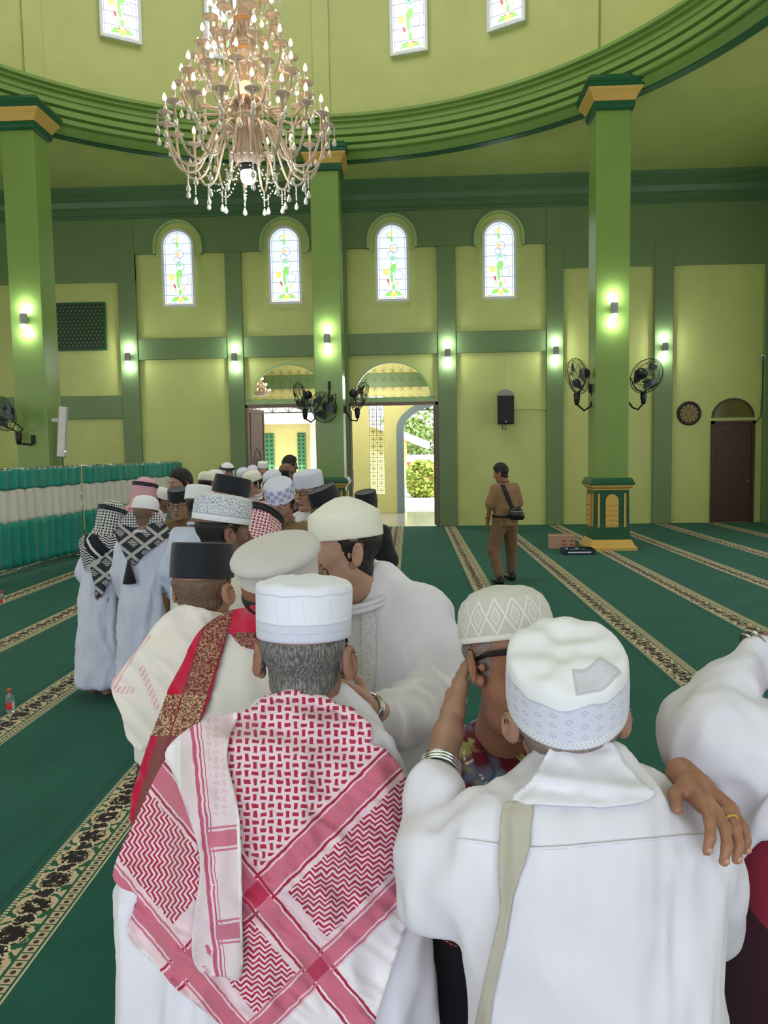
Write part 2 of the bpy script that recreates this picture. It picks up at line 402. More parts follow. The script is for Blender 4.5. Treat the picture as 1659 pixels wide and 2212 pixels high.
for x0, lb in ((-5.70, 'leftmost stained glass arched window on the far wall, above the left wall panel'), (-3.10, 'stained glass arched window on the far wall above the left open doorway'),
               (-.52, 'stained glass arched window on the far wall above the right open doorway'), (2.03, 'rightmost stained glass arched window on the far wall, above the black loudspeaker')):
    window((x0, YW-.10, 5.44), 0, lb); o = M()
    a = arc(x0, 6.88, .60, .62, 0, PI, 28); b = arc(x0, 6.88, .54, .56, 0, PI, 28)
    o.frame([(x0+.6, 6.70)]+a+[(x0-.6, 6.70)], [(x0+.54, 6.70)]+b+[(x0-.54, 6.70)], YW-.15, YW-.02, closed=False); tn[0] += 1
    struct(fixn(o.obj('trim_%d' % tn[0], MOULD)), None)
    # lime patch filling the inside of the moulding, behind the window
    tn[0] += 1; struct(M().prism([(x0+.55, 6.66)]+b+[(x0-.55, 6.66)], YW-.092, YW-.02).obj('trim_%d' % tn[0], LIME))
def cyl_hit(px, py, R=7.30):
    d = ray(px, py); ox, oy = CAM[0]-RC[0], CAM[1]-RC[1]
    A = d[0]**2+d[1]**2; B = ox*d[0]+oy*d[1]; C = ox*ox+oy*oy-R*R; t = (-B+math.sqrt(B*B-A*C))/A
    p = CAM+d*t; return math.atan2(p[1]-RC[1], p[0]-RC[0]), p[2]
for px, py, lb in ((261, 90, 'leftmost stained glass window high in the dome drum'), (487, 131, 'stained glass window in the dome drum directly behind the chandelier'),
                   (885, 118, 'stained glass window in the dome drum right of the chandelier'), (1096, 60, 'rightmost stained glass window high in the dome drum')):
    a, z = cyl_hit(px, py); window((RC[0]+7.27*math.cos(a), RC[1]+7.27*math.sin(a), z), a-PI/2, lb)

# ---- columns
def column(c, label, ped=True):
    t = thing('column', (c[0], c[1], 0), label, 'column', 'columns under the dome ring')
    bevel(M().box((-.30, -.30, 1.30), (.30, .30, 8.2)).obj('shaft', COLG, t), .012)
    cp = M().square_lathe([(.30, 7.74), (.345, 7.76), (.345, 7.79), (.355, 7.81), (.36, 7.88), (.30, 7.89)]).obj('capital', DGREEN, t)
    M().square_lathe([(.34, 7.875), (.355, 7.89), (.375, 7.93), (.41, 7.99), (.455, 8.05), (.47, 8.09), (.3, 8.09)]).obj('gold_cove', GOLD, cp)
    M().square_lathe([(.47, 8.085), (.485, 8.10), (.485, 8.15), (.50, 8.165), (.50, 8.215), (.47, 8.25), (.44, 8.29), (.3, 8.29)]).obj('abacus', DGREEN, cp)
    b = M().square_lathe([(.435, 0), (.435, .05), (.425, .07), (.40, .085), (.37, .15), (.345, .19), (.3, .19)]).obj('base', GOLD, t)
    p = M().square_lathe([(.335, .18), (.325, .42), (.318, .5), (.31, 1.0), (.31, 1.12), (.3, 1.12)]).obj('pedestal', DGREEN, t)
    M().square_lathe([(.315, 1.09), (.325, 1.10), (.325, 1.12), (.355, 1.135), (.375, 1.16), (.375, 1.19), (.3, 1.19)]).obj('gold_moulding', GOLD, p)
    M().square_lathe([(.385, 1.185), (.395, 1.20), (.395, 1.235), (.375, 1.25), (.365, 1.29), (.345, 1.31), (.3, 1.315)]).obj('pedestal_cap', DGREEN, p)
    for k in range(4):
        q = k*PI/2; Rm = Matrix.Rotation(q, 4, 'Z')
        def put(o): o.rotation_euler = (0, 0, q); return o
        a = arc(0, .90, .115, .12, 0, PI, 14)
        put(M().prism([(-.115, .42), (.115, .42)]+a, -.350, -.315).obj('gold_arch_panel', GOLD, p))
        dm = M()
        for i in range(5):
            for j in range(-2, 3):
                cx = j*.05+(.025 if i % 2 else 0); cz = .47+i*.09
                for dz in (0,):
                    if abs(cx) > .10: continue
                    dm.add([(cx-.022, -.350, cz), (cx, -.350, cz-.042), (cx+.022, -.350, cz), (cx, -.350, cz+.042), (cx, -.364, cz)], [(0, 1, 4), (1, 2, 4), (2, 3, 4), (3, 0, 4)])
        dd = put(dm.obj('diamond_relief', GOLD, p)); dd['kind'] = 'stuff'
        for s_ in (-1, 1): put(M().box((s_*.235-.018, -.338, .42), (s_*.235+.018, -.312, 1.03)).obj('gold_strip', GOLD, p))
    return t
RCOL, MCOL, LCOL = (3.53, 14.72), (-1.86, 17.25), (-7.12, 14.70)
column(RCOL, 'square green column with gold and green pedestal on the right, beside the cardboard box')
column(MCOL, 'square green column between the two doorways, its pedestal hidden by the crowd')
column(LCOL, 'square green column at the left edge behind the green and white curtain')

# ---- doorways: frames, leaves, transom grilles
IRON = plain('grey_iron', rgb(120, 120, 110), .5, .5)
def doorway(n, dx, c, a_left, a_right, lbl):
    r = bpy.data.objects.new('door_%d' % n, None); COL.objects.link(r); r.location = ((dx[0]+dx[1])/2, YW, 0); struct(r, lbl, 'door')
    B = np.array(r.location)
    fr = M()
    for x_ in (dx[0]-.07, dx[1]-.03): fr.box((x_, YW-.06, 0), (x_+.10, YW+.06, 3.03))
    fr.box((dx[0]-.1, YW-.06, 2.97), (dx[1]+.1, YW+.06, 3.05)); fr.obj('door_frame', GREYWOOD, r, base=B)
    M().box((dx[0], YW, 3.05), (dx[1], YW+.2, 3.17)).obj('transom_bar', MOULD, r, base=B)
    g = M(); s_ = .22
    for i in range(-5, 6):                      # star lattice behind the arch
        for j in range(0, 5):
            cx, cz = c+i*s_, AZ+.02+j*s_
            if ((cx-c)/AR)**2+((cz-AZ)/AH)**2 > .93: continue
            for k in range(3):
                q = k*PI/3+.2; d = np.array((math.cos(q), math.sin(q)))*s_*.42
                g.tube([(cx-d[0], YW+.22, cz-d[1]), (cx+d[0], YW+.22, cz+d[1])], .0035, 4, False)
    g = g.obj('star_grille', IRON, r, base=B); g['kind'] = 'stuff'
    a = arc(c, AZ, AR, AH, 0, PI, 30); b = arc(c, AZ, AR-.035, AH-.035, 0, PI, 30)
    fixn(M().frame(a, b, YW-.03, YW+.05, closed=False).obj('arch_edging', MOULD, r, base=B))
    for hx, ang in ((dx[0]+.03, a_left), (dx[1]-.03, a_right)):
        sgn = 1 if hx < c else -1; wdt = .98
        d = np.array((math.cos(ang)*sgn, math.sin(ang))); nn = np.array((-d[1], d[0]))
        h = np.array((hx, YW+.06)); V = []
        lf = M(); P = [h, h+d*wdt, h+d*wdt+nn*.045, h+nn*.045]
        lf.prism([tuple(p) for p in P], .02, 2.96, 'z'); lo = fixn(lf.obj('door_leaf', GREYWOOD, r, base=B))
        # carved oval, raised border and handle on both faces
        for side in (-1, 1):
            off = nn*(.045 if side > 0 else 0)+nn*side*.006
            def wp(u_, z_): p = h+d*u_+off; return (p[0], p[1], z_)
            cv = M()
            cv.tube([wp(.49+.26*math.cos(t), 1.35+.62*math.sin(t)) for t in np.linspace(0, 2*PI, 25)], .018, 6, False)
            cv.tube([wp(.49+.13*math.cos(t), 1.35+.40*math.sin(t)) for t in np.linspace(0, 2*PI, 21)], .015, 6, False)
            for z_ in (1.05, 1.25, 1.45, 1.65):
                cv.tube([wp(.49+.09*math.cos(t), z_+.07*math.sin(t)) for t in np.linspace(0, 2*PI, 13)], .014, 6, False)
            cv.tube([wp(.09, .12), wp(.89, .12), wp(.89, 2.86), wp(.09, 2.86), wp(.09, .12)], .016, 6, False)
            cv.obj('carving', GREYWOOD, lo, base=B, smooth=True)
            hd = M(); off = off+nn*side*.03
            hd.tube([wp(.91, .95), wp(.91, 1.4)], .014, 8); hd.obj('door_handle', CHROME, lo, base=B)
    return r
doorway(1, D1, AC[0], R_(78), R_(82), 'left arched doorway with open carved wooden leaves, crowd in front')
doorway(2, D2, AC[1], R_(95), R_(112), 'right arched doorway with open carved leaves, house and trees outside')
# plain side door with a fanlight
r = bpy.data.objects.new('door_3', None); COL.objects.link(r); r.location = (7.60, YW, 0); struct(r, 'plain dark brown single door beside the round wall clock', 'door')
B = np.array(r.location)
o = M().box((7.16, YW-.05, .02), (8.04, YW-.01, 2.38)).obj('door_leaf', DARKWOOD, r, base=B); bevel(o)
fr = M().box((7.09, YW-.08, 0), (7.16, YW, 2.45)).box((8.04, YW-.08, 0), (8.11, YW, 2.45)).box((7.09, YW-.08, 2.38), (8.11, YW, 2.45)); fr.obj('door_frame', DARKWOOD, r, base=B)
a = arc(7.6, 2.53, .50, .46, 0, PI, 20); M().prism(a, YW-.03, YW).obj('fanlight', plain('dim_amber_glass', rgb(92, 92, 36), .15), r, base=B)
fixn(M().frame(a, arc(7.6, 2.53, .46, .42, 0, PI, 20), YW-.05, YW, closed=False).obj('fanlight_frame', DARKWOOD, r, base=B))
M().tube([(7.98, YW-.09, 1.0), (7.90, YW-.09, 1.0)], .012).obj('door_handle', CHROME, r, base=B)
# ================================================================== fixtures
BULBW = Mat('lit_white_lamp', (1, 1, 1, 1)); BULBW.emit((.93, .97, 1, 1), 14); BULBW = BULBW.m
def sconce(loc, label):
    t = thing('wall_sconce', loc, label, 'wall lamp', 'up-down wall sconces')
    if 'sc' not in wproto:
        M().lathe([(0, -.10), (.062, -.10), (.066, -.07), (.066, .07), (.062, .10), (0, .10)], 16, (0, -.11, 0)).obj('lamp_body', GREYP, t, True)
        M().box((-.035, -.06, -.05), (.035, 0, .05)).obj('bracket', GREYP, t)
        for s_ in (-1, 1):
            M().lathe([(0, s_*.175), (.035, s_*.172), (.055, s_*.155), (.058, s_*.10), (0, s_*.10)], 16, (0, -.11, 0)).obj('lamp_glass', BULBW, t, True)
        wproto['sc'] = t
    else:
        for ch in wproto['sc'].children: copy_tree(ch, t)
    for s_ in (-1, 1): lamp('sconce_light', 'POINT', (loc[0], loc[1]-.13, loc[2]+s_*.24), 9, (.95, .98, .92), shadow_soft_size=.05)
    return t
for i, (x0, z0, lb) in enumerate(((-7.0, 4.25, 'up-down wall sconce on the far wall right of the dark patterned vent panel'), (-4.38, 4.19, 'up-down wall sconce left of the left arched doorway'),
        (.78, 4.18, 'up-down wall sconce right of the right arched doorway'), (3.36, 4.18, 'up-down wall sconce on the far wall between loudspeaker and right column'), (5.92, 4.21, 'up-down wall sconce on the far wall above the round clock, right of the column'))):
    sconce((x0, YW-.10, z0), lb)
for c, px, py, lb in ((RCOL, 1330, 668, 'up-down wall sconce on the right column above the fans'), (MCOL, 708, 733, 'up-down wall sconce on the middle column between the doorways'), (LCOL, 19, 692, 'up-down wall sconce on the left column at the photo edge')):
    p = onY(px, py, c[1]-.30); sconce((c[0] if c is not LCOL else c[0], c[1]-.30, p[2]), lb)

# ---- wall fans
WIRE = plain('fan_wire', rgb(38, 42, 44), .4, .5); BLADE = plain('fan_blade', rgb(70, 78, 84), .35)
def fan_parts(t, arm):
    """head at the origin looking along -y; arm: points from the gearbox to the wall plate, in root space"""
    cage = M(); R0 = .33
    for k, (rr, yy) in enumerate(((.33, 0), (.30, -.07), (.30, .06), (.20, -.105), (.20, .09), (.10, -.115), (.10, .10))):
        cage.tube([(rr*math.cos(q), yy, rr*math.sin(q)) for q in np.linspace(0, 2*PI, 33)], .006 if k == 0 else .0035, 5, False)
    for k in range(44):
        q = 2*PI*k/44; c_, s_ = math.cos(q), math.sin(q)
        cage.tube([(r*c_, y, r*s_) for r, y in ((.05, -.117), (.15, -.112), (.25, -.09), (.30, -.065), (.33, 0), (.30, .06), (.2, .09), (.09, .10))], .0022, 3, False)
    cg = cage.obj('cage', WIRE, t)
    M().lathe([(0, -.125), (.05, -.122), (.055, -.11), (0, -.11)], 16).obj('badge', WIRE, cg)
    cg.children[0].rotation_euler = (R_(90), 0, 0) if False else (0, 0, 0)
    for k in range(3):
        q0 = 2*PI*k/3; b = M(); V = []
        for i in range(7):
            r = .06+.036*i
            for s_ in (-1, 1):
                q = q0+s_*(.28+.28*math.sin(PI*i/7.5)); V.append((r*math.cos(q), s_*.025, r*math.sin(q)))
        b.add(V, [(2*i, 2*i+1, 2*i+3, 2*i+2) for i in range(6)]); b.obj('blade', BLADE, t)
    mt = M().tube([(0, .06, 0), (0, .09, 0), (0, .20, 0), (0, .23, 0)], [.06, .085, .085, .06], 16).obj('motor', BLACKP, t, True)
    return cg
def fan(head, face, box, path, label, box_h=.19):
    """head: cage centre; face: unit vector the fan blows along; box: control box centre; path: arm points to the wall"""
    t = thing('wall_fan', tuple(head), label, 'fan', 'black wall fans on the columns')
    face = np.array(face, float); face /= np.linalg.norm(face)
    Y = -face; X = np.cross(Y, (0, 0, 1)); X /= np.linalg.norm(X); Z = np.cross(X, Y)
    Rm = Matrix([[X[i], Y[i], Z[i]] for i in range(3)]).to_4x4()
    if 'fan' not in wproto:
        tmp = thing('fan_proto', (0, 0, 0), 'x', 'x'); fan_parts(tmp, None); wproto['fan'] = [c for c in tmp.children]
        bpy.data.objects.remove(tmp)
        for c in wproto['fan']:
            c.parent = t; c.matrix_local = Rm
    else:
        for ch in wproto['fan']:
            c = copy_tree(ch, t); c.matrix_local = Rm
    H = np.array(head); P = [np.array(p) for p in path]
    M().tube([np.array(box)+(0, 0, -box_h*.5)]+P, .018, 8).obj('bracket_arm', BLACKM, t, True, base=H)
    b = M().tube([np.array(box)+(0, 0, z_) for z_ in (box_h*.62, box_h*.5, 0, -box_h*.5, -box_h*.6)], [.035, .062, .058, .04, .02], 12).obj('control_box', BLACKP, t, True, base=H)
    yo = M(); top = np.array(box)+(0, 0, box_h*.55)
    for s_ in (-1, 1): yo.tube([top, top+X*s_*.14+(0, 0, .06), H+X*s_*.27-(0, 0, .14), H+X*s_*.33], .011, 6)
    yo.obj('yoke', BLACKM, t, True, base=H)
    q = H+Y*.2; M().tube([q, q+(0, 0, -.12)-X*.10, q+(0, 0, -.3)-X*.12, (top+q)/2+(0, 0, -.15)-X*.08, top], .005, 5).obj('cable', WIRE, t, True, base=H)
    e = P[-1]; M().box(e-(.03, .03, .08), e+(.03, .03, .08)).obj('wall_plate', BLACKM, t, base=H)
    return t
yc = RCOL[1]
h = onY(1248, 812, yc-.05); b = onY(1246, 862, yc); e = onY(1281, 845, yc)
fan(h, (-.93, -.30, -.28), b, [onY(1262, 887, yc), onY(1275, 878, yc), onY(1281, 862, yc), (RCOL[0]-.33, yc, e[2]+.05)], 'black wall fan on the left side of the right column, facing left')
h = onY(1396, 812, yc-.1); b = onY(1390, 860, yc)
fan(h, (.72, .62, -.30), b, [onY(1378, 885, yc), onY(1366, 880, yc), (RCOL[0]+.33, yc, onY(1362, 862, yc)[2])], 'black wall fan on the right side of the right column, facing away')
yc = MCOL[1]
h = onY(651, 858, yc-.1); b = onY(659, 895, yc)
fan(h, (-.90, -.35, -.30), b, [onY(672, 912, yc), onY(680, 905, yc), (MCOL[0]-.33, yc, onY(680, 870, yc)[2])], 'wall fan on the left side of the middle column, in front of the left arch')
h = onY(699, 880, yc-.75); b = onY(714, 868, yc-.62)
fan(h, (-.45, -.85, -.25), b, [onY(714, 885, yc-.55), (MCOL[0]+.02, yc-.45, onY(714, 850, yc-.4)[2]), (MCOL[0]+.02, yc-.31, onY(713, 832, yc-.33)[2])], 'wall fan on the front of the middle column, dark round cage facing the crowd')
h = onY(777, 856, yc-.1); b = onY(772, 893, yc)
fan(h, (.85, -.2, -.38), b, [onY(772, 909, yc), onY(758, 908, yc), (MCOL[0]+.33, yc, onY(745, 885, yc)[2])], 'wall fan on the right side of the middle column, in front of the right arch')
yc = LCOL[1]
h = onY(4, 893, yc-.75); b = onY(40, 947, yc-.42)
fan(h, (-.40, -.85, -.30), b, [(LCOL[0]+.02, yc-.38, b[2]-.12), (LCOL[0]+.02, yc-.32, b[2]-.02)], 'wall fan cut off at the left photo edge, on the left column')

# ---- loudspeakers, clock, vent, camera
p = onY(1091, 886, YW-.22); t = thing('loudspeaker', (p[0], YW, p[2]), 'black box loudspeaker mounted high on the far wall beside the right doorway', 'loudspeaker'); B = np.array(t.location)
bevel(M().prism([(-.20, 0), (.20, 0), (.17, .24), (-.17, .24)], -.34, .34, 'z').obj('cabinet', BLACKP, t, loc=(0, -.40, 0)), .02)
SPK = Mat('speaker_grille', rgb(30, 34, 36), .6); SPK.bump(SPK.voronoi(160), .6, .004); SPK = SPK.m
bevel(M().box((-.19, -.415, -.32), (.19, -.40, .32)).obj('grille', SPK, t), .01)
M().lathe([(0, 0), (.022, 0), (.022, .006), (0, .006)], 12).obj('badge', GREYP, t, loc=(0, -.42, -.28)).rotation_euler = (R_(90), 0, 0)
M().prism(arc(0, .34, .19, .14, 0, PI, 14), -.38, -.1).obj('top_bracket', GREYP, t)
M().tube([(.0, -.2, -.34), (.03, -.2, -.46), (-.06, -.14, -.44), (-.05, -.12, -.36)], .01, 6).obj('cable', BLACKP, t)
o = M().box((.20, -.05, .02), (1.02, -.02, .06)).obj('wall_conduit', LIME, t)
M().tube([(0, -.03, .4), (0, -.03, 1.55)], .008, 5).obj('conduit_drop', LIME, t)
a = onY(102, 878, LCOL[1]-.2); bq = onY(104, 990, LCOL[1]-.2)
t = thing('column_speaker', (LCOL[0]+.30, LCOL[1]-.1, (a[2]+bq[2])/2), 'slim white column speaker tilted on a bracket at the left column', 'loudspeaker')
o = bevel(M().box((-.08, -.09, -.47), (.08, .09, .47)).obj('cabinet', plain('white_plastic', rgb(206, 208, 204), .4), t, loc=(.20, -.05, 0)), .015); o.rotation_euler = (R_(-4), R_(5), R_(28))
g = M().box((.045, -.094, -.46), (.078, -.088, .46)).obj('grille', GREYP, o); M().ball((.06, -.095, -.36), .008).obj('led', BULBW, o)
M().tube([(0, 0, .22), (.16, -.03, .22)], .045, 12).obj('bracket', WHITEF, t); M().tube([(.17, -.03, -.46), (.18, 0, -.75)], .008).obj('cable', BLACKP, t)
# clock
c = onY(1488, 893, YW); t = thing('wall_clock', (c[0], YW, c[2]), 'round dark wall clock with gold calligraphic face beside the brown door', 'clock')
CL = Mat('clock_face', rgb(46, 36, 26), .4); x, y, z = CL.xyz(); r = (x*x+z*z).sqrt(); th = CL.node('ShaderNodeMath'); th.operation = 'ARCTAN2'
CL.nt.links.new(z.s, th.inputs[0]); CL.nt.links.new(x.s, th.inputs[1]); th = S(CL.nt, th.outputs[0])
CL.mix(r.within(.135, .15), rgb(170, 140, 60)); CL.mix(r.within(.16, .21)*((th*12).sin()*.5+(r*160).sin()*.5).gt(.1), rgb(176, 146, 66))
CL.mix(r.lt(.125), rgb(150, 126, 60)); CL.mix(r.lt(.12)*(CL.noise(38, 3).gt(.5)), rgb(60, 48, 26)); CL.mix(r.lt(.045), rgb(140, 116, 52))
M().lathe([(0, 0), (.235, 0), (.235, .02), (0, .02)], 40).obj('dial', CL.m, t, loc=(0, 0, 0)).rotation_euler = (R_(90), 0, 0)
d = t.children[0]; d.rotation_euler = (0, 0, 0); d.data.clear_geometry(); mm = M().lathe([(0, .0), (.235, .0)], 40); 
d.data.from_pydata([(a_, -.03, b_) for a_, b_, c_ in mm.v], [], mm.f)
fr = M().tube([(.255*math.cos(q), -.02, .255*math.sin(q)) for q in np.linspace(0, 2*PI, 41)], .035, 8, False).obj('rim', plain('clock_rim', rgb(38, 30, 26), .35), t, True)
for k in range(24):
    q = 2*PI*k/24; M().ball((.262*math.cos(q), -.048, .262*math.sin(q)), .011, 6, 4).obj('rim_stud', plain('stud', rgb(70, 54, 40), .4) if k == 0 else bpy.data.materials['stud'], t)
for ang, ln in ((.9, .07), (2.4, .10)): M().tube([(0, -.04, 0), (ln*math.cos(ang), -.04, ln*math.sin(ang))], .004, 5).obj('clock_hand', GOLD, t)
# dark patterned vent panel
VN = Mat('vent_pattern', rgb(26, 52, 30), .5); x, y, z = VN.xyz(); ii = (z/.085); xx = x/.10+ii.floor()*.5
pq = VN.node('ShaderNodeMath'); k1 = (xx.frac()-.5); k2 = (ii.frac()-.5); VN.mix((k1*k1*2.2+k2*k2).lt(.045), rgb(122, 142, 70)); VN.mix((k1.abs()-.12).abs().lt(.03)*k2.abs().lt(.35), rgb(60, 92, 46))
t = thing('vent_panel', (-8.25, YW-.03, 5.03), 'dark green patterned square screen panel on the left of the far wall', 'screen panel')
bevel(M().box((-.66, -.03, -.56), (.66, .0, .56)).obj('screen', VN.m, t), .01); M().frame([(-.68, -.58), (.68, -.58), (.68, .58), (-.68, .58)], [(-.64, -.54), (.64, -.54), (.64, .54), (-.64, .54)], -.04, .02).obj('frame', DGREEN, t)
# cctv
c = onY(1644, 770, YW-.15); t = thing('security_camera', (8.25, YW-.1, c[2]), 'small white security camera on the far wall near the right corner', 'camera')
M().lathe([(0, 0), (.05, 0), (.05, .03), (0, .05)], 14).obj('mount', WHITEF, t); M().tube([(0, -.02, .0), (-.05, -.12, -.03), (-.09, -.2, -.04)], [.03, .045, .045], 12).obj('body', WHITEF, t, True)
M().tube([(-.085, -.19, -.04), (-.095, -.215, -.042)], .034, 12).obj('lens', BLACKP, t); M().tube([(.02, .06, -.05), (.03, .07, -.8), (0, .07, -1.4), (-.1, .07, -1.55), (-.2, .07, -1.6)], .01, 6).obj('cable', BLACKP, t)

# ---- carton and tray beside the column
CARD = Mat('printed_cardboard', rgb(176, 140, 118), .7); x, y, z = CARD.xyz(); CARD.mix(z.within(.05, .19)*x.within(-.02, .22)*((z*95).sin().gt(-.2))*(((x*48).sin()+(x*31).sin()).gt(-.4)), rgb(168, 84, 80)); CARD = CARD.m
p = onZ(1216, 1186); t = thing('cardboard_box', (p[0], p[1]+.15, 0), 'closed brown cardboard carton with red print beside the column base', 'box')
o = bevel(M().box((-.24, -.16, 0), (.24, .16, .25)).obj('carton', CARD, t), .008); M().box((-.24, -.025, .25), (.24, .025, .2525)).obj('tape', plain('packing_tape', rgb(190, 160, 130), .2), t); t.rotation_euler = (0, 0, R_(-8))
TRB = plain('dark_tray', rgb(24, 36, 50), .4); SNK = plain('snack_wrap', rgb(150, 165, 185), .3)
p = onZ(1248, 1198); t = thing('snack_tray', (p[0]+.02, p[1]+.12, 0), 'low dark tray of wrapped snacks in front of the cardboard carton', 'tray')
M().box((-.25, -.17, .0), (.25, .17, .012)).obj('bottom', TRB, t)
M().frame([(-.27, -.19), (.27, -.19), (.27, .19), (-.27, .19)], [(-.25, -.17), (.25, -.17), (.25, .17), (-.25, .17)], 0, .10, 'z').obj('rim', TRB, t)
M().box((-.20, -.192, .035), (.20, -.19, .06)).obj('label_strip', WHITEF, t)
for k in range(9):
    o = M().ball((0, 0, 0), (.042, .032, .024), 8, 5).obj('wrapped_snack', SNK, None, True, loc=(p[0]+.02-.18+.09*(k % 5), p[1]+.12-.09+.16*(k//5), .055+.02*(k % 2))); o.rotation_euler = (0, 0, k*.9)
    tag(o, 'silvery wrapped snack packet lying in the dark tray by the column', 'snack', 'snack packets in the tray')

# ---- water bottles
PET = Mat('clear_plastic', rgb(225, 235, 238), .08, .5, Transmission_Weight=.85); PET = PET.m; CAPR = plain('orange_red_cap', rgb(226, 84, 66), .4); LABR = plain('red_label', rgb(214, 52, 58), .4); LABW = plain('white_label', rgb(235, 236, 236), .4)
for px, py, lb in ((23, 1538, 'small water bottle with orange cap and red label standing on the carpet'), (5, 1306, 'small water bottle with red label at the left photo edge near the curtain')):
    p = onZ(px, py); t = thing('water_bottle', tuple(p), lb, 'bottle', 'water bottles on the carpet')
    M().lathe([(0, .002), (.026, 0), (.030, .008), (.030, .05), (.027, .055), (.030, .06), (.030, .11), (.028, .125), (.013, .148), (.012, .158)], 18).obj('bottle_body', PET, t, True)
    M().lathe([(0, .174), (.014, .174), (.015, .170), (.015, .152), (0, .152)], 16).obj('cap', CAPR, t, True); M().lathe([(.0304, .028), (.0309, .03), (.0309, .075), (.0304, .077)], 18, a0=R_(200), a1=R_(320)).obj('label', LABR, t, True)
    M().lathe([(.0304, .028), (.0309, .03), (.0309, .075), (.0304, .077)], 18, a0=R_(320), a1=R_(560)).obj('label_back', LABW, t, True)

# ---- curtain partitions
TEAL = cloth('teal_curtain_satin', rgb(24, 142, 126), .45, 300, .1); CREAM = cloth('sheer_cream_curtain', rgb(214, 212, 202), .7, 300, .04)
def cline(y): return -6.40+.093*(y-11.66)
def curtain(y0, y1, label):
    L = math.hypot(y1-y0, cline(y1)-cline(y0)); c = np.array((cline((y0+y1)/2), (y0+y1)/2, 0)); d = np.array((cline(y1)-cline(y0), y1-y0, 0))/L; nn = np.array((d[1], -d[0], 0))
    t = thing('curtain_partition', tuple(c), label, 'curtain', 'curtain partitions on wheeled frames')
    fr = M(); a = -d*L/2; b = d*L/2
    for e in (a, b): fr.tube([e+(0, 0, .06), e+(0, 0, 1.70)], .018, 8)
    fr.tube([a+(0, 0, 1.69), b+(0, 0, 1.69)], .014, 8); fr.tube([a+(0, 0, .10), b+(0, 0, .10)], .016, 8); fr.obj('frame', CHROME, t, True)
    for e in (a+d*.12, b-d*.12):
        ft = M().tube([e-nn*.38+(0, 0, .07), e+nn*.38+(0, 0, .07)], .016, 8).obj('foot_bar', CHROME, t, True)
        for s_ in (-1, 1):
            for o2 in (-.025, .025): q = e+nn*s_*.38+d*o2+(0, 0, .035); M().tube([q-d*.012, q+d*.012], .034, 12).obj('castor', BLACKP, ft, True)
    n = int(L*34); ss = np.linspace(-L/2, L/2, n); ph = np.cumsum(rng.uniform(.35, 1.15, n)); drift = np.sin(ss*2.1)*.4
    def sheet(z0, z1, nm, mt, amp0, amp1, off):
        rows = 9; g = M()
        for k in range(rows):
            w = k/(rows-1); zz = z1+(z0-z1)*w; am = amp0+(amp1-amp0)*w
            for i, s_ in enumerate(ss):
                q = d*s_+nn*(off+am*math.sin(ph[i]+.25*math.sin(w*3+s_*3))*(.7+.3*math.sin(s_*5+1)))
                g.v.append((q[0], q[1], zz+(.012*math.sin(ph[i]*.5) if k in (0, rows-1) else 0)))
        g.f = [(k*n+i, k*n+i+1, (k+1)*n+i+1, (k+1)*n+i) for k in range(rows-1) for i in range(n-1)]
        o = g.obj(nm, mt, t, True); so = o.modifiers.new('s', 'SOLIDIFY'); so.thickness = .004; return o
    sheet(1.36, 1.67, 'teal_valance', TEAL, .012, .028, .03); sheet(.83, 1.385, 'cream_band', CREAM, .022, .034, .02); sheet(.13, .855, 'teal_skirt', TEAL, .028, .042, .025)
    for k in range(int(L/.16)):
        q = -d*L/2+d*(.08+.16*k); M().box(q+(-.006, -.02, 1.645), q+(.012, .02, 1.70)).obj('hook', WHITEF, t)
    return t
curtain(10.1, 14.15, 'green and white pleated curtain partition cut by the left photo edge'); curtain(14.2, 16.75, 'green and white curtain partition behind the checkered scarf men'); curtain(16.8, 18.9, 'farthest green and white curtain partition ending at the far wall')

# ---- chandelier
GL = Mat('amber_tinted_crystal', rgb(232, 206, 184), .12, .6, Transmission_Weight=.25); GL.vary(.1, 20); GL = GL.m
CRY = Mat('clear_crystal', rgb(240, 236, 230), .05, .7, Transmission_Weight=.45).m; SILV = plain('silver_candle_sleeve', rgb(225, 215, 205), .25, .5)
FLAME = Mat('warm_candle_bulb', (1, .8, .45, 1)); FLAME.emit(rgb(255, 214, 150), 7); FLAME = FLAME.m; AMB = plain('amber_glass_bowl', rgb(214, 160, 100), .2)
CHP = (-2.03, 9.95, 0)
ch = thing('chandelier', (CHP[0], CHP[1], 5.0), 'huge multi-tier crystal chandelier with lit candle bulbs hanging under the dome', 'chandelier')
def drop(z0, n, r=.012): 
    g = M()
    for k in range(n): g.ball((0, 0, z0-.028*k), (r, r, r*1.1), 6, 4)
    zz = z0-.028*n; g.lathe([(0, zz), (.007, zz-.01), (.026, zz-.055), (.030, zz-.075), (.022, zz-.095), (0, zz-.108)], 8); return g
cupm = M().lathe([(.008, -.05), (.02, -.04), (.03, -.01), (.085, .01), (.095, .025), (.088, .025), (.03, .01), (.02, .03), (0, .03)], 14).obj('bobeche', GL, ch, True)
slm = M().lathe([(0, .02), (.017, .02), (.017, .15), (.012, .155), (0, .155)], 10).obj('candle_sleeve', SILV, ch, True)
flm = M().lathe([(0, .15), (.018, .16), (.026, .18), (.022, .205), (.010, .235), (0, .25)], 10).obj('candle_bulb', FLAME, ch, True)
pdm = drop(-.05, 4).obj('pendant', CRY, ch, True)
big = drop(0, 7, .013).obj('pendant', CRY, ch, True)
first = {'b': True}
def put_copy(src, parent, loc):
    c = src.copy(); COL.objects.link(c); c.parent = parent; c.location = loc; return c
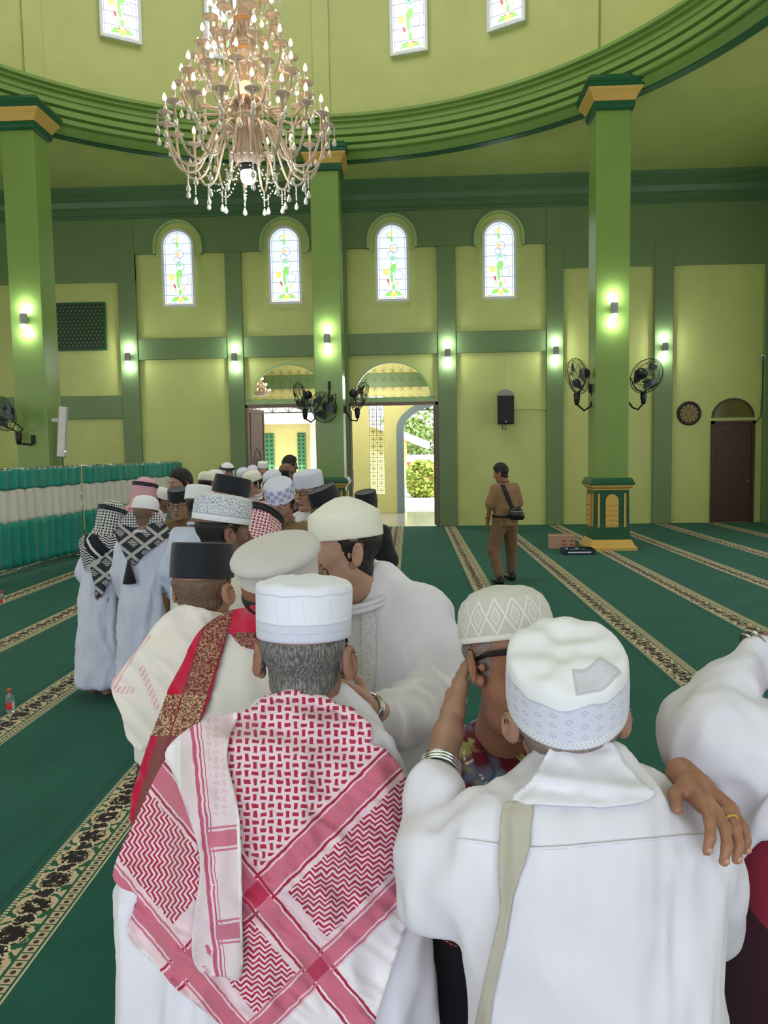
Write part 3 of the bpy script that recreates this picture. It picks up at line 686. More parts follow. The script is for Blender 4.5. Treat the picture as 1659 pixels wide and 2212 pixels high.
def tier(R, zf, n, z_in, r_in, dip, phase, kids=True):
    """n arms from the stem at (r_in, z_in) swinging down by dip and up to cups at radius R, flame near zf"""
    zc = zf-.2; me = None
    ctrl = [(r_in, z_in), (r_in+(R-r_in)*.18, z_in+.10), (r_in+(R-r_in)*.36, z_in-.05), (r_in+(R-r_in)*.55, zc-dip), (r_in+(R-r_in)*.80, zc-dip*1.05), (r_in+(R-r_in)*.97, zc-dip*.5), (R, zc-.04)]
    pts = []
    for i in range(len(ctrl)-1):
        p0 = np.array(ctrl[max(i-1, 0)]); p1 = np.array(ctrl[i]); p2 = np.array(ctrl[i+1]); p3 = np.array(ctrl[min(i+2, len(ctrl)-1)])
        for s_ in (0, .33, .66): pts.append(.5*((2*p1)+(-p0+p2)*s_+(2*p0-5*p1+4*p2-p3)*s_**2+(-p0+3*p1-3*p2+p3)*s_**3))
    pts.append(np.array(ctrl[-1])); low = min(pts, key=lambda p: p[1])
    for k in range(n):
        q = phase+2*PI*k/n
        if me is None:
            a = M().tube([(p[0], 0, p[1]-5.0) for p in pts], .0165, 7).obj('arm', GL, ch, True); me = a.data
        else: a = link('arm', me, None, ch)
        a.rotation_euler = (0, 0, q)
        for s0 in (cupm, slm, flm, pdm): put_copy(s0, a, (R, 0, zc-5.0))
        put_copy(pdm, a, (R+.09, 0, zc-5.0+.03)); put_copy(big, a, (low[0], 0, low[1]-5.0-.01))
tier(.98, 6.08, 18, 5.78, .12, .50, .1); tier(.76, 6.50, 14, 6.05, .11, .32, .3); tier(.56, 6.88, 10, 6.45, .10, .26, .1); tier(.40, 7.28, 8, 6.95, .08, .24, .4); tier(.36, 7.78, 6, 7.45, .07, .22, .1)
for s0 in (cupm, slm, flm, pdm, big): bpy.data.objects.remove(s0)
st = [(0, 5.42), (.14, 5.42), (.16, 5.46), (.19, 5.50), (.16, 5.62), (.13, 5.80), (.12, 5.95), (.16, 5.99), (.13, 6.02), (.11, 6.12)]
M().lathe([(r, z-5) for r, z in st], 20).obj('stem_vase', GL, ch, True); fl_ = M()
for k in range(16):
    q = 2*PI*k/16; fl_.tube([(r*math.cos(q)*1.04, r*math.sin(q)*1.04, z-5) for r, z in st[3:7]], .014, 5)
fl_.obj('vase_flutes', GL, ch, True)
M().lathe([(r, z-5) for r, z in ((.11, 6.1), (.17, 6.14), (.16, 6.20), (.11, 6.24), (.10, 6.5), (.12, 6.68), (.17, 6.72), (.15, 6.80), (.09, 6.84), (.07, 7.0), (.12, 7.1), (.08, 7.2), (.06, 7.5), (.10, 7.6), (.06, 7.7), (.05, 8.4))], 18).obj('stem', GL, ch, True)
for z0, r0 in ((6.17, .175), (6.76, .18), (7.12, .13)): M().lathe([(r0*.6, z0-5.05), (r0, z0-5.02), (r0, z0-4.98), (r0*.6, z0-4.95)], 20).obj('amber_collar', AMB, ch, True)
M().tube([(0, 0, 3.3), (0, 0, 10.5), (0, 0, 14.4)], .02, 6).obj('chain', SILV, ch)
M().lathe([(0, .46), (.10, .46), (.11, .42), (.11, .34), (0, .34)], 20).obj('lamp_housing', BLACKP, ch, True); M().lathe([(0, .355), (.085, .35), (.095, .33), (.095, .26), (.08, .22), (.04, .195), (0, .19)], 20).obj('led_bulb', BULBW, ch, True)
for k in range(10):                                  # bead swags under the vase
    q = 2*PI*k/10; g = M()
    for i in range(13):
        s_ = i/12; rr = .15+.42*s_; g.ball((rr*math.cos(q), rr*math.sin(q), .42-.30*math.sin(PI*s_*.8)), .012, 6, 4)
    g.obj('bead_swag', CRY, ch, True); drop(0, 5).obj('pendant', CRY, ch, True, loc=(.5*math.cos(q), .5*math.sin(q), .20))
lamp('chandelier_glow', 'POINT', (CHP[0], CHP[1], 6.3), 60, (1, .80, .55), shadow_soft_size=.6); lamp('led_bulb_glow', 'POINT', (CHP[0], CHP[1], 5.1), 40, (.95, .98, 1), shadow_soft_size=.1)

# ================================================================== outside the doors
YEL = paint('yellow_plaster', rgb(236, 228, 156), .6); CRM = paint('cream_plaster', rgb(240, 226, 214), .6); BLUG = paint('blue_grey_plaster', rgb(132, 148, 156), .5); TILE = plain('white_floor_tile', rgb(222, 216, 212), .12)
OUTW = paint('white_beam', rgb(240, 240, 240), .6); MAROON = plain('maroon_wall', rgb(160, 80, 84), .7); ROOFW = plain('zinc_roof', rgb(225, 228, 232), .4)
YP = 23.6
struct(M().box((-9, YW+.0, -.1), (9, YP+.3, -.005)).obj('porch_floor', TILE)); struct(M().box((-60, YP+.3, -.35), (60, 90, -.10)).obj('ground', plain('pale_paving', rgb(205, 196, 188), .6)))
pw = M(); A1 = (-6.3, -2.35); A2 = (-.28, 3.4)
def oz(px, py): p = onY(px, py, YP); return p[0], p[2]
x_sl, _ = oz(797, 900); x_sr, _ = oz(829, 900); zs1 = oz(812, 855)[1]; zs0 = oz(812, 1068)[1]
xo = oz(857, 1000)[0]; pw_cols = ((-9, A1[0]), (A1[1], x_sl), (x_sr, xo), (A2[1], 9))
for a, b in pw_cols: pw.box((a, YP, 0), (b, YP+.25, 2.5))
pw.box((x_sl, YP, 0), (x_sr, YP+.25, zs0))
def archtop(a, b, z0, h, top):
    c = (a+b)/2; ar = arc(c, z0, (b-a)/2, h, PI, 0, 20)
    pw.prism(ar[:11]+[(c, top), (a, top)], YP, YP+.25); pw.prism(ar[10:]+[(b, top), (c, top)], YP, YP+.25)
archtop(A1[0], A1[1], 2.5, .95, 4.0); archtop(xo, A2[1], 2.5, 1.0, 4.0)
for a, b in ((-9, A1[0]), (A1[1], x_sl), (x_sr, xo), (A2[1], 9)): pw.box((a, YP, 2.5), (b, YP+.25, 4.0))
pw.box((x_sl, YP, zs1), (x_sr, YP+.25, 4.0)); pw.box((-9, YP, 4.0), (9, YP+.25, 5.2))
struct(pw.obj('wall_porch', YEL), 'yellow porch wall with arches seen through the doorways', 'wall')
def edge(a, b, h, nm):
    c = (a+b)/2; o_ = [(a, 0)]+arc(c, 2.5, (b-a)/2, h, PI, 0, 24)+[(b, 0)]; i_ = [(a+.22, 0)]+arc(c, 2.5, (b-a)/2-.22, h-.2, PI, 0, 24)+[(b-.22, 0)]
    tn[0] += 1; o = fixn(M().frame(o_, i_, YP-.06, YP+.4, closed=False).obj('trim_%d' % tn[0], BLUG)); return struct(o)
edge(A1[0], A1[1], .95, 'a'); edge(xo, A2[1], 1.0, 'b')
t = thing('lattice_screen', ((x_sl+x_sr)/2, YP+.1, zs0), 'tall white star lattice screen in the porch wall seen through the right doorway', 'screen'); g = M(); wq = (x_sr-x_sl); hq = zs1-zs0; s_ = wq/2
for i in range(2):
    for j in range(int(hq/s_)):
        cx, cz = -wq/2+s_*(i+.5), s_*(j+.5)
        for k in range(4): q = k*PI/4; g.tube([(cx-math.cos(q)*s_*.5, 0, cz-math.sin(q)*s_*.5), (cx+math.cos(q)*s_*.5, 0, cz+math.sin(q)*s_*.5)], .006, 4, False)
        g.tube([(cx+s_*.28*math.cos(q), 0, cz+s_*.28*math.sin(q)) for q in np.linspace(0, 2*PI, 9)], .006, 4, False)
g.obj('star_lattice', IRON, t)['kind'] = 'stuff'; fr = M()
for x_ in (-wq/2, 0, wq/2): fr.tube([(x_, 0, 0), (x_, 0, hq)], .012, 6)
for j in range(int(hq/s_)+1): fr.tube([(-wq/2, 0, j*s_), (wq/2, 0, j*s_)], .010, 6)
fr.obj('bars', IRON, t)
# porch ceiling with cove rings
struct(M().box((-9, YW+.3, 4.75), (9, YP, 4.9)).obj('ceiling_porch', paint('porch_ceiling_green', rgb(120, 142, 62), .5)))
for cx in (-3.4, .9):
    for rr, zz, mt in ((1.75, 4.60, CRM), (1.15, 4.66, GREEN), (.95, 4.62, CRM)):
        tn[0] += 1; struct(M().lathe([(rr, zz), (rr, zz+.14), (rr-.28, zz+.14), (rr-.28, zz), (rr, zz)], 48, (cx, 21.5, 0), 1, .85).obj('trim_%d' % tn[0], mt))
tn[0] += 1; struct(M().box((-9, YP-.12, 3.75), (9, YP, 4.15)).obj('trim_%d' % tn[0], GREEN))
# small porch chandelier
c = onY(561, 848, 22.3); t = thing('porch_chandelier', tuple(c), 'small crystal chandelier in the porch seen through the left arch', 'chandelier')
for k, (rr, zz) in enumerate(((.30, 0), (.20, .16), (.10, .32))):
    M().lathe([(0, zz-.12), (rr*.6, zz-.09), (rr, zz), (rr*.96, zz+.02), (0, zz+.02)], 16).obj('crystal_bowl', GL, t, True)
    for q in np.linspace(0, 2*PI, 8, endpoint=False): M().ball((rr*math.cos(q), rr*math.sin(q), zz+.07), (.02, .02, .035), 6, 4).obj('bulb', FLAME, t)
M().tube([(0, 0, .3), (0, 0, 4.76-t.location[2])], .015).obj('rod', GL, t)
lamp('porch_light', 'POINT', (-1.2, 21.4, 3.6), 160, (1, .95, .88), shadow_soft_size=.4)
# wrought-iron valance in the porch arches
for (a, b), lb in ((A1, 'grey iron valance across the porch arch behind the left doorway'), ((xo, A2[1]), 'grey iron valance across the porch arch behind the right doorway')):
    z0 = onY(620, 890, YP)[2]; t = thing('iron_valance', ((a+b)/2, YP+.3, z0), lb, 'grille', 'iron valances in the porch arches'); hl = (b-a)/2-.2; g = M()
    g.tube([(-hl, 0, 0), (hl, 0, 0)], .02, 6); g.tube([(-hl, 0, .16), (hl, 0, .16)], .015, 6)
    for k in range(int(hl*2/.5)):
        x_ = -hl+.25+.5*k; g.tube([(x_, 0, 0), (x_, 0, .16)], .014, 6)
        for s_ in (-1, 1): g.tube([(x_, 0, 0), (x_+s_*.14, 0, .16)], .012, 6)
    g.obj('scrollwork', IRON, t)
# yellow building opposite
YH = 33.0
def H(px, py): return onY(px, py, YH)
x0, x1 = H(538, 1000)[0]-6, H(692, 1000)[0]; zt = H(600, 917)[2]
t = thing('yellow_building', ((x0+x1)/2, YH, -.1), 'pale yellow building with two green vent strips seen through the left doorway', 'building'); B = np.array(t.location)
M().box((x0, YH, -.1), (x1, YH+8, zt)).obj('wall', YEL, t, base=B); M().box((x0-.2, YH-1.2, zt), (x1+.25, YH+8, zt+1.0)).obj('white_eave', OUTW, t, base=B)
for px in (548, 686):
    q = H(px, 1000)[0]; M().box((q-.22, YH-.5, -.1), (q+.22, YH, zt)).obj('corner_post', CRM, t, base=B)
VT = plain('green_vent_block', rgb(90, 150, 110), .7)
for pa, pb in ((574, 593), (644, 661)):
    xa, xb = H(pa, 1000)[0], H(pb, 1000)[0]; z1 = H(584, 936)[2]; z0 = H(584, 1040)[2]-1.2; wv = (xb-xa)/2
    bk = M().box((xa, YH-.03, z0), (xb, YH, z1)).obj('vent_strip', plain('vent_shadow', rgb(70, 128, 92), .7), t, base=B)
    for i in range(2):
        for j in range(int((z1-z0)/wv)):
            M().frame([(0, 0), (wv, 0), (wv, wv), (0, wv)], [(wv*.22, wv*.22), (wv*.78, wv*.22), (wv*.78, wv*.78), (wv*.22, wv*.78)], -.07, 0).obj('vent_block', VT, bk, loc=(xa+i*wv-B[0], YH-B[1], z0+j*wv-B[2]))
# house, wall, steps and trees through the right doorway
YH2 = 36.0
def H2(px, py): return onY(px, py, YH2)
a = H2(853, 1068); b = H2(875, 945); t = thing('neighbour_house', (a[0], YH2, -.1), 'yellow house with sloping white roof seen through the right doorway', 'house'); B = np.array(t.location)
r0, r1 = H2(800, 915), H2(928, 970)
M().prism([(a[0]-1.6, -.1), (b[0], -.1), (b[0], H2(875, 948)[2]), (a[0]-1.6, H2(875, 948)[2]+.9)], YH2, YH2+6).obj('wall', YEL, t, base=B)
M().prism([(r0[0]-.6, r0[2]+.1), (r1[0], r1[2]), (r1[0], r1[2]+.32), (r0[0]-.6, r0[2]+.5)], YH2-.6, YH2+7).obj('roof', ROOFW, t, base=B)
M().box((b[0]-.1, YH2-.4, -.1), (b[0]+.9, YH2+5, .15)).obj('step', OUTW, t, base=B)
a, b = H2(872, 1065), H2(960, 1004); t = thing('maroon_fence_wall', ((a[0]+b[0])/2, YH2+9, -.1), 'low maroon boundary wall with white rail outside the right doorway', 'wall'); B = np.array(t.location)
M().box((a[0], YH2+9, -.1), (b[0]+6, YH2+9.2, b[2])).obj('wall', MAROON, t, base=B); M().box((a[0], YH2+8.98, b[2]), (b[0]+6, YH2+9.22, b[2]+.42)).obj('white_rail', OUTW, t, base=B)
LEAF = Mat('tree_leaves', rgb(150, 176, 96), .6); LEAF.vary(.2, 1.5); LEAF = LEAF.m; TRUNK = plain('tree_trunk', rgb(96, 80, 60), .8); BUSHM = Mat('bush_leaves', rgb(188, 206, 96), .6); BUSHM.vary(.2, 3); BUSHM = BUSHM.m
def foliage(c, r, n, sz, mt, parent, nm='crown'):
    g = M(); P = rng.normal(size=(n, 3)); P /= np.linalg.norm(P, axis=1)[:, None]; P *= (rng.uniform(.35, 1, n)**.5)[:, None]*np.array(r)
    P += np.sin(P*3.1/max(r))*.12*max(r)
    for p in P:
        u_ = rng.normal(size=3); u_ /= np.linalg.norm(u_); v_ = np.cross(u_, rng.normal(size=3)); v_ /= np.linalg.norm(v_); q = np.array(c)+p; s_ = sz*rng.uniform(.6, 1.3)
        g.add([q-u_*s_, q+v_*s_*.5, q+u_*s_, q-v_*s_*.5], [(0, 1, 2, 3)])
    o = g.obj(nm, mt, parent); o['kind'] = 'stuff'; return o
for px, py, Y, rr, lb in ((868, 935, 54, 1.9, 'small leafy tree left of the taller tree outside the right doorway'), (905, 928, 60, 3.0, 'tall bushy tree above the house outside the right doorway'), (938, 965, 50, 2.1, 'leafy tree at the right jamb outside the right doorway')):
    p = onY(px, py+18, Y); t = thing('tree', (p[0], Y, -.1), lb, 'tree', 'trees outside'); M().tube([(0, 0, 0), (.05, 0, p[2]*.5), (0, 0, p[2])], [.2, .15, .08], 8).obj('trunk', TRUNK, t); foliage((0, 0, p[2]), (rr, rr, rr*.9), 1300, .22, LEAF, t)
p = onY(915, 1062, 33); t = thing('bush', (p[0], 33, -.1), 'bright yellow-green bush in front of the maroon wall outside', 'bush'); foliage((0, 0, .75), (.65, .6, .8), 1600, .12, BUSHM, t, 'foliage'); M().tube([(0, 0, 0), (0, 0, .8)], .04).obj('stem', TRUNK, t)
# ================================================================== organic surfaces: signed distance fields -> surface nets
class Field:
    def __init__(s, lo, hi, h):
        s.h = h; s.lo = np.array(lo, float)-2*h; s.n = np.ceil((np.array(hi)+2*h-s.lo)/h).astype(int)+1
        s.d = np.full(s.n, 1.0, np.float32)
    def sub(s, lo, hi):
        a = np.clip(np.floor((np.array(lo)-s.lo)/s.h).astype(int), 0, s.n-1); b = np.clip(np.ceil((np.array(hi)-s.lo)/s.h).astype(int)+1, 1, s.n)
        if (b <= a).any(): return None
        ax = [s.lo[i]+s.h*np.arange(a[i], b[i]) for i in range(3)]
        P = np.stack(np.meshgrid(*ax, indexing='ij'), -1).astype(np.float32)
        return (slice(a[0], b[0]), slice(a[1], b[1]), slice(a[2], b[2])), P
    def join(s, sl, dn, k, cut=False):
        d = s.d[sl]
        if cut:
            h = np.clip(.5-.5*(dn+d)/k, 0, 1); s.d[sl] = d*(1-h)+(-dn)*h+k*h*(1-h)
        else:
            h = np.clip(.5+.5*(d-dn)/k, 0, 1); s.d[sl] = d*(1-h)+dn*h-k*h*(1-h)
    def ell(s, c, r, k=.02, rot=None, cut=False):
        c = np.array(c, float); r = np.array(r, float); m = max(r)+k*2+s.h*2
        q = s.sub(c-m, c+m)
        if q is None: return
        sl, P = q; p = P-c.astype(np.float32)
        if rot is not None: p = p@np.array(rot, np.float32)
        k0 = np.sqrt(((p/r)**2).sum(-1)); k1 = np.sqrt(((p/(r*r))**2).sum(-1))+1e-6
        s.join(sl, k0*(k0-1)/k1, k, cut)
    def cap(s, a, b, ra, rb=None, k=.02, cut=False, flat=None):
        a = np.array(a, float); b = np.array(b, float); rb = ra if rb is None else rb; m = max(ra, rb)+k*2+s.h*2
        q = s.sub(np.minimum(a, b)-m, np.maximum(a, b)+m)
        if q is None: return
        sl, P = q; ab = b-a; p = P-a.astype(np.float32); t = np.clip((p@ab)/(ab@ab+1e-9), 0, 1)
        dv = p-t[..., None]*ab.astype(np.float32)
        if flat is not None:                       # flatten across a direction by a factor
            nrm, fz = np.array(flat[0], np.float32), flat[1]; comp = dv@nrm; dv = dv+comp[..., None]*nrm*(fz-1)
        s.join(sl, np.sqrt((dv**2).sum(-1))-(ra+(rb-ra)*t), k, cut)
    def loft(s, rows, ang, k=.03):
        """rows of (z, cx, cy, rx, ry): stacked ellipses turned by ang about z"""
        rows = sorted(rows); Z = np.array([r[0] for r in rows]); A = np.array(rows)
        m = A[:, 3:].max()+k*2
        q = s.sub((A[:, 1].min()-m, A[:, 2].min()-m, Z[0]-k*2), (A[:, 1].max()+m, A[:, 2].max()+m, Z[-1]+k*2))
        if q is None: return
        sl, P = q; z = P[..., 2]; zc = np.clip(z, Z[0], Z[-1])
        cx, cy, rx, ry = [np.interp(zc, Z, A[:, i]) for i in (1, 2, 3, 4)]
        dx, dy = P[..., 0]-cx, P[..., 1]-cy; u = dx*math.cos(ang)+dy*math.sin(ang); v = -dx*math.sin(ang)+dy*math.cos(ang)
        e = np.sqrt((u/rx)**2+(v/ry)**2)+1e-6; g = np.sqrt((u/rx**2)**2+(v/ry**2)**2)+1e-6
        d = e*(e-1)/g; dz = np.maximum(Z[0]-z, z-Z[-1])
        s.join(sl, np.where(dz > 0, np.sqrt(np.maximum(d, 0)**2+dz**2), np.maximum(d, np.where(dz > -.03, dz, -9))).astype(np.float32), k)
    def mesh(s):
        d = s.d; ins = d < 0; nx, ny, nz = d.shape
        c8 = [ins[i:nx-1+i, j:ny-1+j, k:nz-1+k] for i in (0, 1) for j in (0, 1) for k in (0, 1)]
        cnt = sum(x.astype(np.int8) for x in c8); act = (cnt > 0) & (cnt < 8)
        idx = np.argwhere(act); vid = np.full(act.shape, -1, np.int32); vid[act] = np.arange(len(idx))
        acc = np.zeros((len(idx), 3)); num = np.zeros(len(idx)); I, J, K = idx.T
        corners = [(i, j, k) for i in (0, 1) for j in (0, 1) for k in (0, 1)]
        for a in range(8):
            for b in range(a+1, 8):
                ca, cb = np.array(corners[a]), np.array(corners[b])
                if np.abs(ca-cb).sum() != 1: continue
                da = d[I+ca[0], J+ca[1], K+ca[2]]; db = d[I+cb[0], J+cb[1], K+cb[2]]; m = (da < 0) != (db < 0)
                t = da[m]/(da[m]-db[m]); acc[m] += ca+(cb-ca)*t[:, None]; num[m] += 1
        V = (idx+acc/num[:, None])*s.h+s.lo; F = []
        for ax in range(3):
            sh = [slice(None)]*3; sh2 = [slice(None)]*3; sh[ax] = slice(0, -1); sh2[ax] = slice(1, None)
            A, Bq = ins[tuple(sh)], ins[tuple(sh2)]; cr_ = np.argwhere(A != Bq)
            o1, o2 = [(1, 2), (2, 0), (0, 1)][ax]
            ok = (cr_[:, o1] > 0) & (cr_[:, o2] > 0) & (cr_[:, o1] < d.shape[o1]-1) & (cr_[:, o2] < d.shape[o2]-1); cr_ = cr_[ok]
            e1 = np.zeros(3, int); e1[o1] = 1; e2 = np.zeros(3, int); e2[o2] = 1
            q = [vid[tuple((cr_-x).T)] for x in (0*e1, e1, e1+e2, e2)]; q = np.stack(q, 1)
            fl = A[tuple(cr_.T)]; q[~fl] = q[~fl][:, ::-1]; F.append(q)
        F = np.concatenate(F); F = F[(F >= 0).all(1)]
        return V, F[:, ::-1] if False else F
_perm = np.random.default_rng(3).permutation(256); _perm = np.concatenate([_perm, _perm, _perm]); _g = np.random.default_rng(4).normal(size=(256, 3)); _g /= np.linalg.norm(_g, axis=1)[:, None]
def pnoise(P):
    P = np.asarray(P, float); i = np.floor(P).astype(int); f = P-i; u = f*f*f*(f*(f*6-15)+10); i &= 255; out = np.zeros(len(P))
    for a in (0, 1):
        for b in (0, 1):
            for c in (0, 1):
                g = _g[_perm[_perm[_perm[(i[:, 0]+a) & 255]+((i[:, 1]+b) & 255)]+((i[:, 2]+c) & 255)]]
                w = (u[:, 0] if a else 1-u[:, 0])*(u[:, 1] if b else 1-u[:, 1])*(u[:, 2] if c else 1-u[:, 2])
                out += w*((g*(f-(a, b, c))).sum(1))
    return out
def vnormals(V, F):
    n = np.zeros_like(V)
    a = V[F[:, 2]]-V[F[:, 0]]; b = V[F[:, 3]]-V[F[:, 1]]; fn = np.cross(a, b)
    for k in range(4): np.add.at(n, F[:, k], fn)
    return n/(np.linalg.norm(n, axis=1)[:, None]+1e-12)
def relax(V, F, it=2, f=.5):
    for _ in range(it):
        acc = np.zeros_like(V); c = np.zeros(len(V))
        for k in range(4):
            np.add.at(acc, F[:, k], V[F[:, (k+1) % 4]]+V[F[:, (k+3) % 4]]); np.add.at(c, F[:, k], 2)
        V = V+(acc/np.maximum(c, 1)[:, None]-V)*f
    return V
def mk(name, V, F, mat, parent, base=(0, 0, 0), uv=None, smooth=True):
    m = M(); m.v = (np.asarray(V)).tolist(); m.f = [tuple(f) for f in np.asarray(F).tolist()] if not isinstance(F, list) else F; m.uv = uv
    return m.obj(name, mat, parent, smooth, base=base)
def folds(V, F, amp, scale, stretch=(1, 1, .35), seed=0, ridge=True, weight=None):
    """cloth wrinkles: ridged noise stretched along the hang of the cloth"""
    n = vnormals(V, F); st = np.array(stretch)
    q = V*scale*st+seed*7.3; q = q+.35*np.stack([pnoise(q*.7+3), pnoise(q*.7+9), pnoise(q*.7+17)], 1)
    a = pnoise(q); b = pnoise(q*2.1+5)
    d = (.35-np.abs(a)*1.6)+(.18-np.abs(b)*.7) if ridge else a+.4*b
    w = 1 if weight is None else weight
    return V+n*(amp*d*w)[:, None]

# ------------------------------------------------------------------ heads
_heads = {}
def head_mesh(h, smile=False, old=False):
    key = (h, smile, old)
    if key in _heads: return _heads[key]
    f = Field((-.11, -.13, -.24), (.11, .14, .16), h)
    f.ell((0, -.012, .050), (.082, .099, .090), .02); f.ell((0, .028, -.025), (.062, .066, .088), .03)
    for s_ in (-1, 1):
        f.cap((s_*.048, .0, -.05), (s_*.018, .066, -.098), .02, .018, .03)
        f.ell((s_*.043, .06 if not smile else .066, -.014), (.025, .022, .025 if not smile else .022), .022)
    f.ell((0, .073, -.10), (.024, .02, .02), .02)
    f.cap((-.036, .079, .043), (.036, .079, .043), .013, .013, .018)
    for s_ in (-1, 1): f.ell((s_*.033, .104, .020), (.021, .016, .012), .012, cut=True)
    f.cap((0, .090, .034), (0, .117, -.016), .0085, .0135, .012)
    for s_ in (-1, 1): f.ell((s_*.0125, .103, -.022), (.0095, .010, .008), .007); f.ell((s_*.032, .081, .019), (.015, .012, .009), .006)
    w = .026 if smile else .020
    f.cap((-w, .088, -.051+(.006 if smile else 0)), (0, .098, -.052), .006, .008, .008); f.cap((w, .088, -.051+(.006 if smile else 0)), (0, .098, -.052), .006, .008, .008)
    f.cap((-w*.8, .088, -.066), (w*.8, .088, -.066), .0085, .0085, .008)
    f.cap((-w, .098, -.0585), (w, .098, -.0585), .003 if not smile else .005, None, .004, cut=True)
    f.cap((0, -.020, -.05), (0, -.030, -.10), .058, .054, .03)
    for s_ in (-1, 1):
        t = R_(14); rot = np.array([[1, 0, 0], [0, math.cos(t), -math.sin(t)], [0, math.sin(t), math.cos(t)]])
        y = R_(-36*s_); ro2 = np.array([[math.cos(y), -math.sin(y), 0], [math.sin(y), math.cos(y), 0], [0, 0, 1]]); Rr = ro2@rot
        f.ell((s_*.093, -.018, .000), (.0085, .024, .036), .006, rot=Rr); f.ell((s_*.086, -.006, -.028), (.009, .011, .013), .006)
        f.ell(np.array((s_*.101, -.013, .003)), (.006, .0135, .022), .004, rot=Rr, cut=True); f.ell((s_*.085, .004, -.002), (.009, .006, .010), .005)
    V, F = f.mesh(); V = relax(V, F, 1, .4)
    _heads[key] = (V, F); return V, F
def basis(face, roll=0.0):
    """columns: right, forward, up of a head looking along face"""
    fw = np.array(face, float); fw /= np.linalg.norm(fw); rt = np.cross(fw, (0, 0, 1)); rt /= np.linalg.norm(rt); up = np.cross(rt, fw)
    c, s_ = math.cos(roll), math.sin(roll); rt, up = rt*c-up*s_, rt*s_+up*c
    return np.stack([rt, fw, up], 1)
def sub_faces(V, F, keep):
    fk = keep[F].all(1); F2 = F[fk]; u, inv = np.unique(F2, return_inverse=True); return u, inv.reshape(F2.shape)
def hair_shell(h, style, th=.008, capped=False):
    V, F = head_mesh(h); y, z, x = V[:, 1], V[:, 2], V[:, 0]
    zl = np.interp(y, [-.12, -.07, -.03, .01, .03, .055, .09], [-.070, -.066, -.040, -.005, .045, .07, .105] if style != 'bald' else [-.07, -.06, -.04, -.01, .5, .5, .5])
    hh = z-zl; ear = (np.abs(x) > .0815) & (z < .045) & (y > -.048)
    keep = (hh > -.012) & ~ear; u, F2 = sub_faces(V, F, keep); n = vnormals(V, F)
    t = th*np.clip((hh+.012)/.03, 0, 1)*(np.clip((.052-z)/.014, 0, 1) if capped else 1); P = V+n*(t-.001)[:, None]
    P = P+n*((pnoise(V*140)*.5+pnoise(V*60))*.003*np.clip(hh/.02, 0, 1)*(np.clip((.045-z)/.02, 0, 1) if capped else 1))[:, None]
    if style == 'full': P = P+n*(.016*np.clip((z-.07)/.05, 0, 1)*np.clip((y+.12)/.1, 0, 1))[:, None]
    return P[u], F2
SKINS = {}
def skin(c):
    if c not in SKINS:
        m = Mat('skin_%d' % len(SKINS), rgb(*c), .5, .35); m.b.inputs['Subsurface Weight'].default_value = 0.0; m.b.inputs['Subsurface Radius'].default_value = (.02, .008, .004)
        m.vary(.07, 14, 4); m.mix(((m.noise(90, 2)-.62)*6).clamp()*.35, tuple(v*.62 for v in rgb(*c)[:3])+(1,)); m.bump(m.noise(160, 3), .15, .002); SKINS[c] = m.m
    return SKINS[c]
def hairmat(name, c, c2):
    m = Mat(name, rgb(*c), .55, .3); x, y, z = m.xyz(); m.mix(((m.noise(110, 3, .6, m.vec(x*3.2, y*3.2, z*.35))-.42)*4).clamp(), rgb(*c2)); m.bump(m.noise(90, 2, .5, m.vec(x*3, y*3, z*.3)), .8, .004); return m.m
HAIR = {'black': hairmat('black_hair', (26, 24, 24), (46, 42, 40)), 'grey': hairmat('grey_hair', (84, 82, 80), (150, 148, 145)), 'stubble': hairmat('cropped_stubble', (124, 98, 82), (96, 78, 66)), 'salt': hairmat('thin_grey_hair', (120, 104, 96), (150, 136, 128))}
EYEW = plain('eye_white', rgb(226, 220, 212), .2); IRIS = plain('dark_iris', rgb(34, 24, 20), .15); LIP = plain('lip', rgb(150, 88, 78), .45); TOOTH = plain('teeth', rgb(236, 232, 222), .3); GLASSF = plain('dark_glasses_frame', rgb(38, 32, 34), .3)
def tf(V, Bm, pos, s_=1.0): return (np.asarray(V)*s_)@Bm.T+np.array(pos)
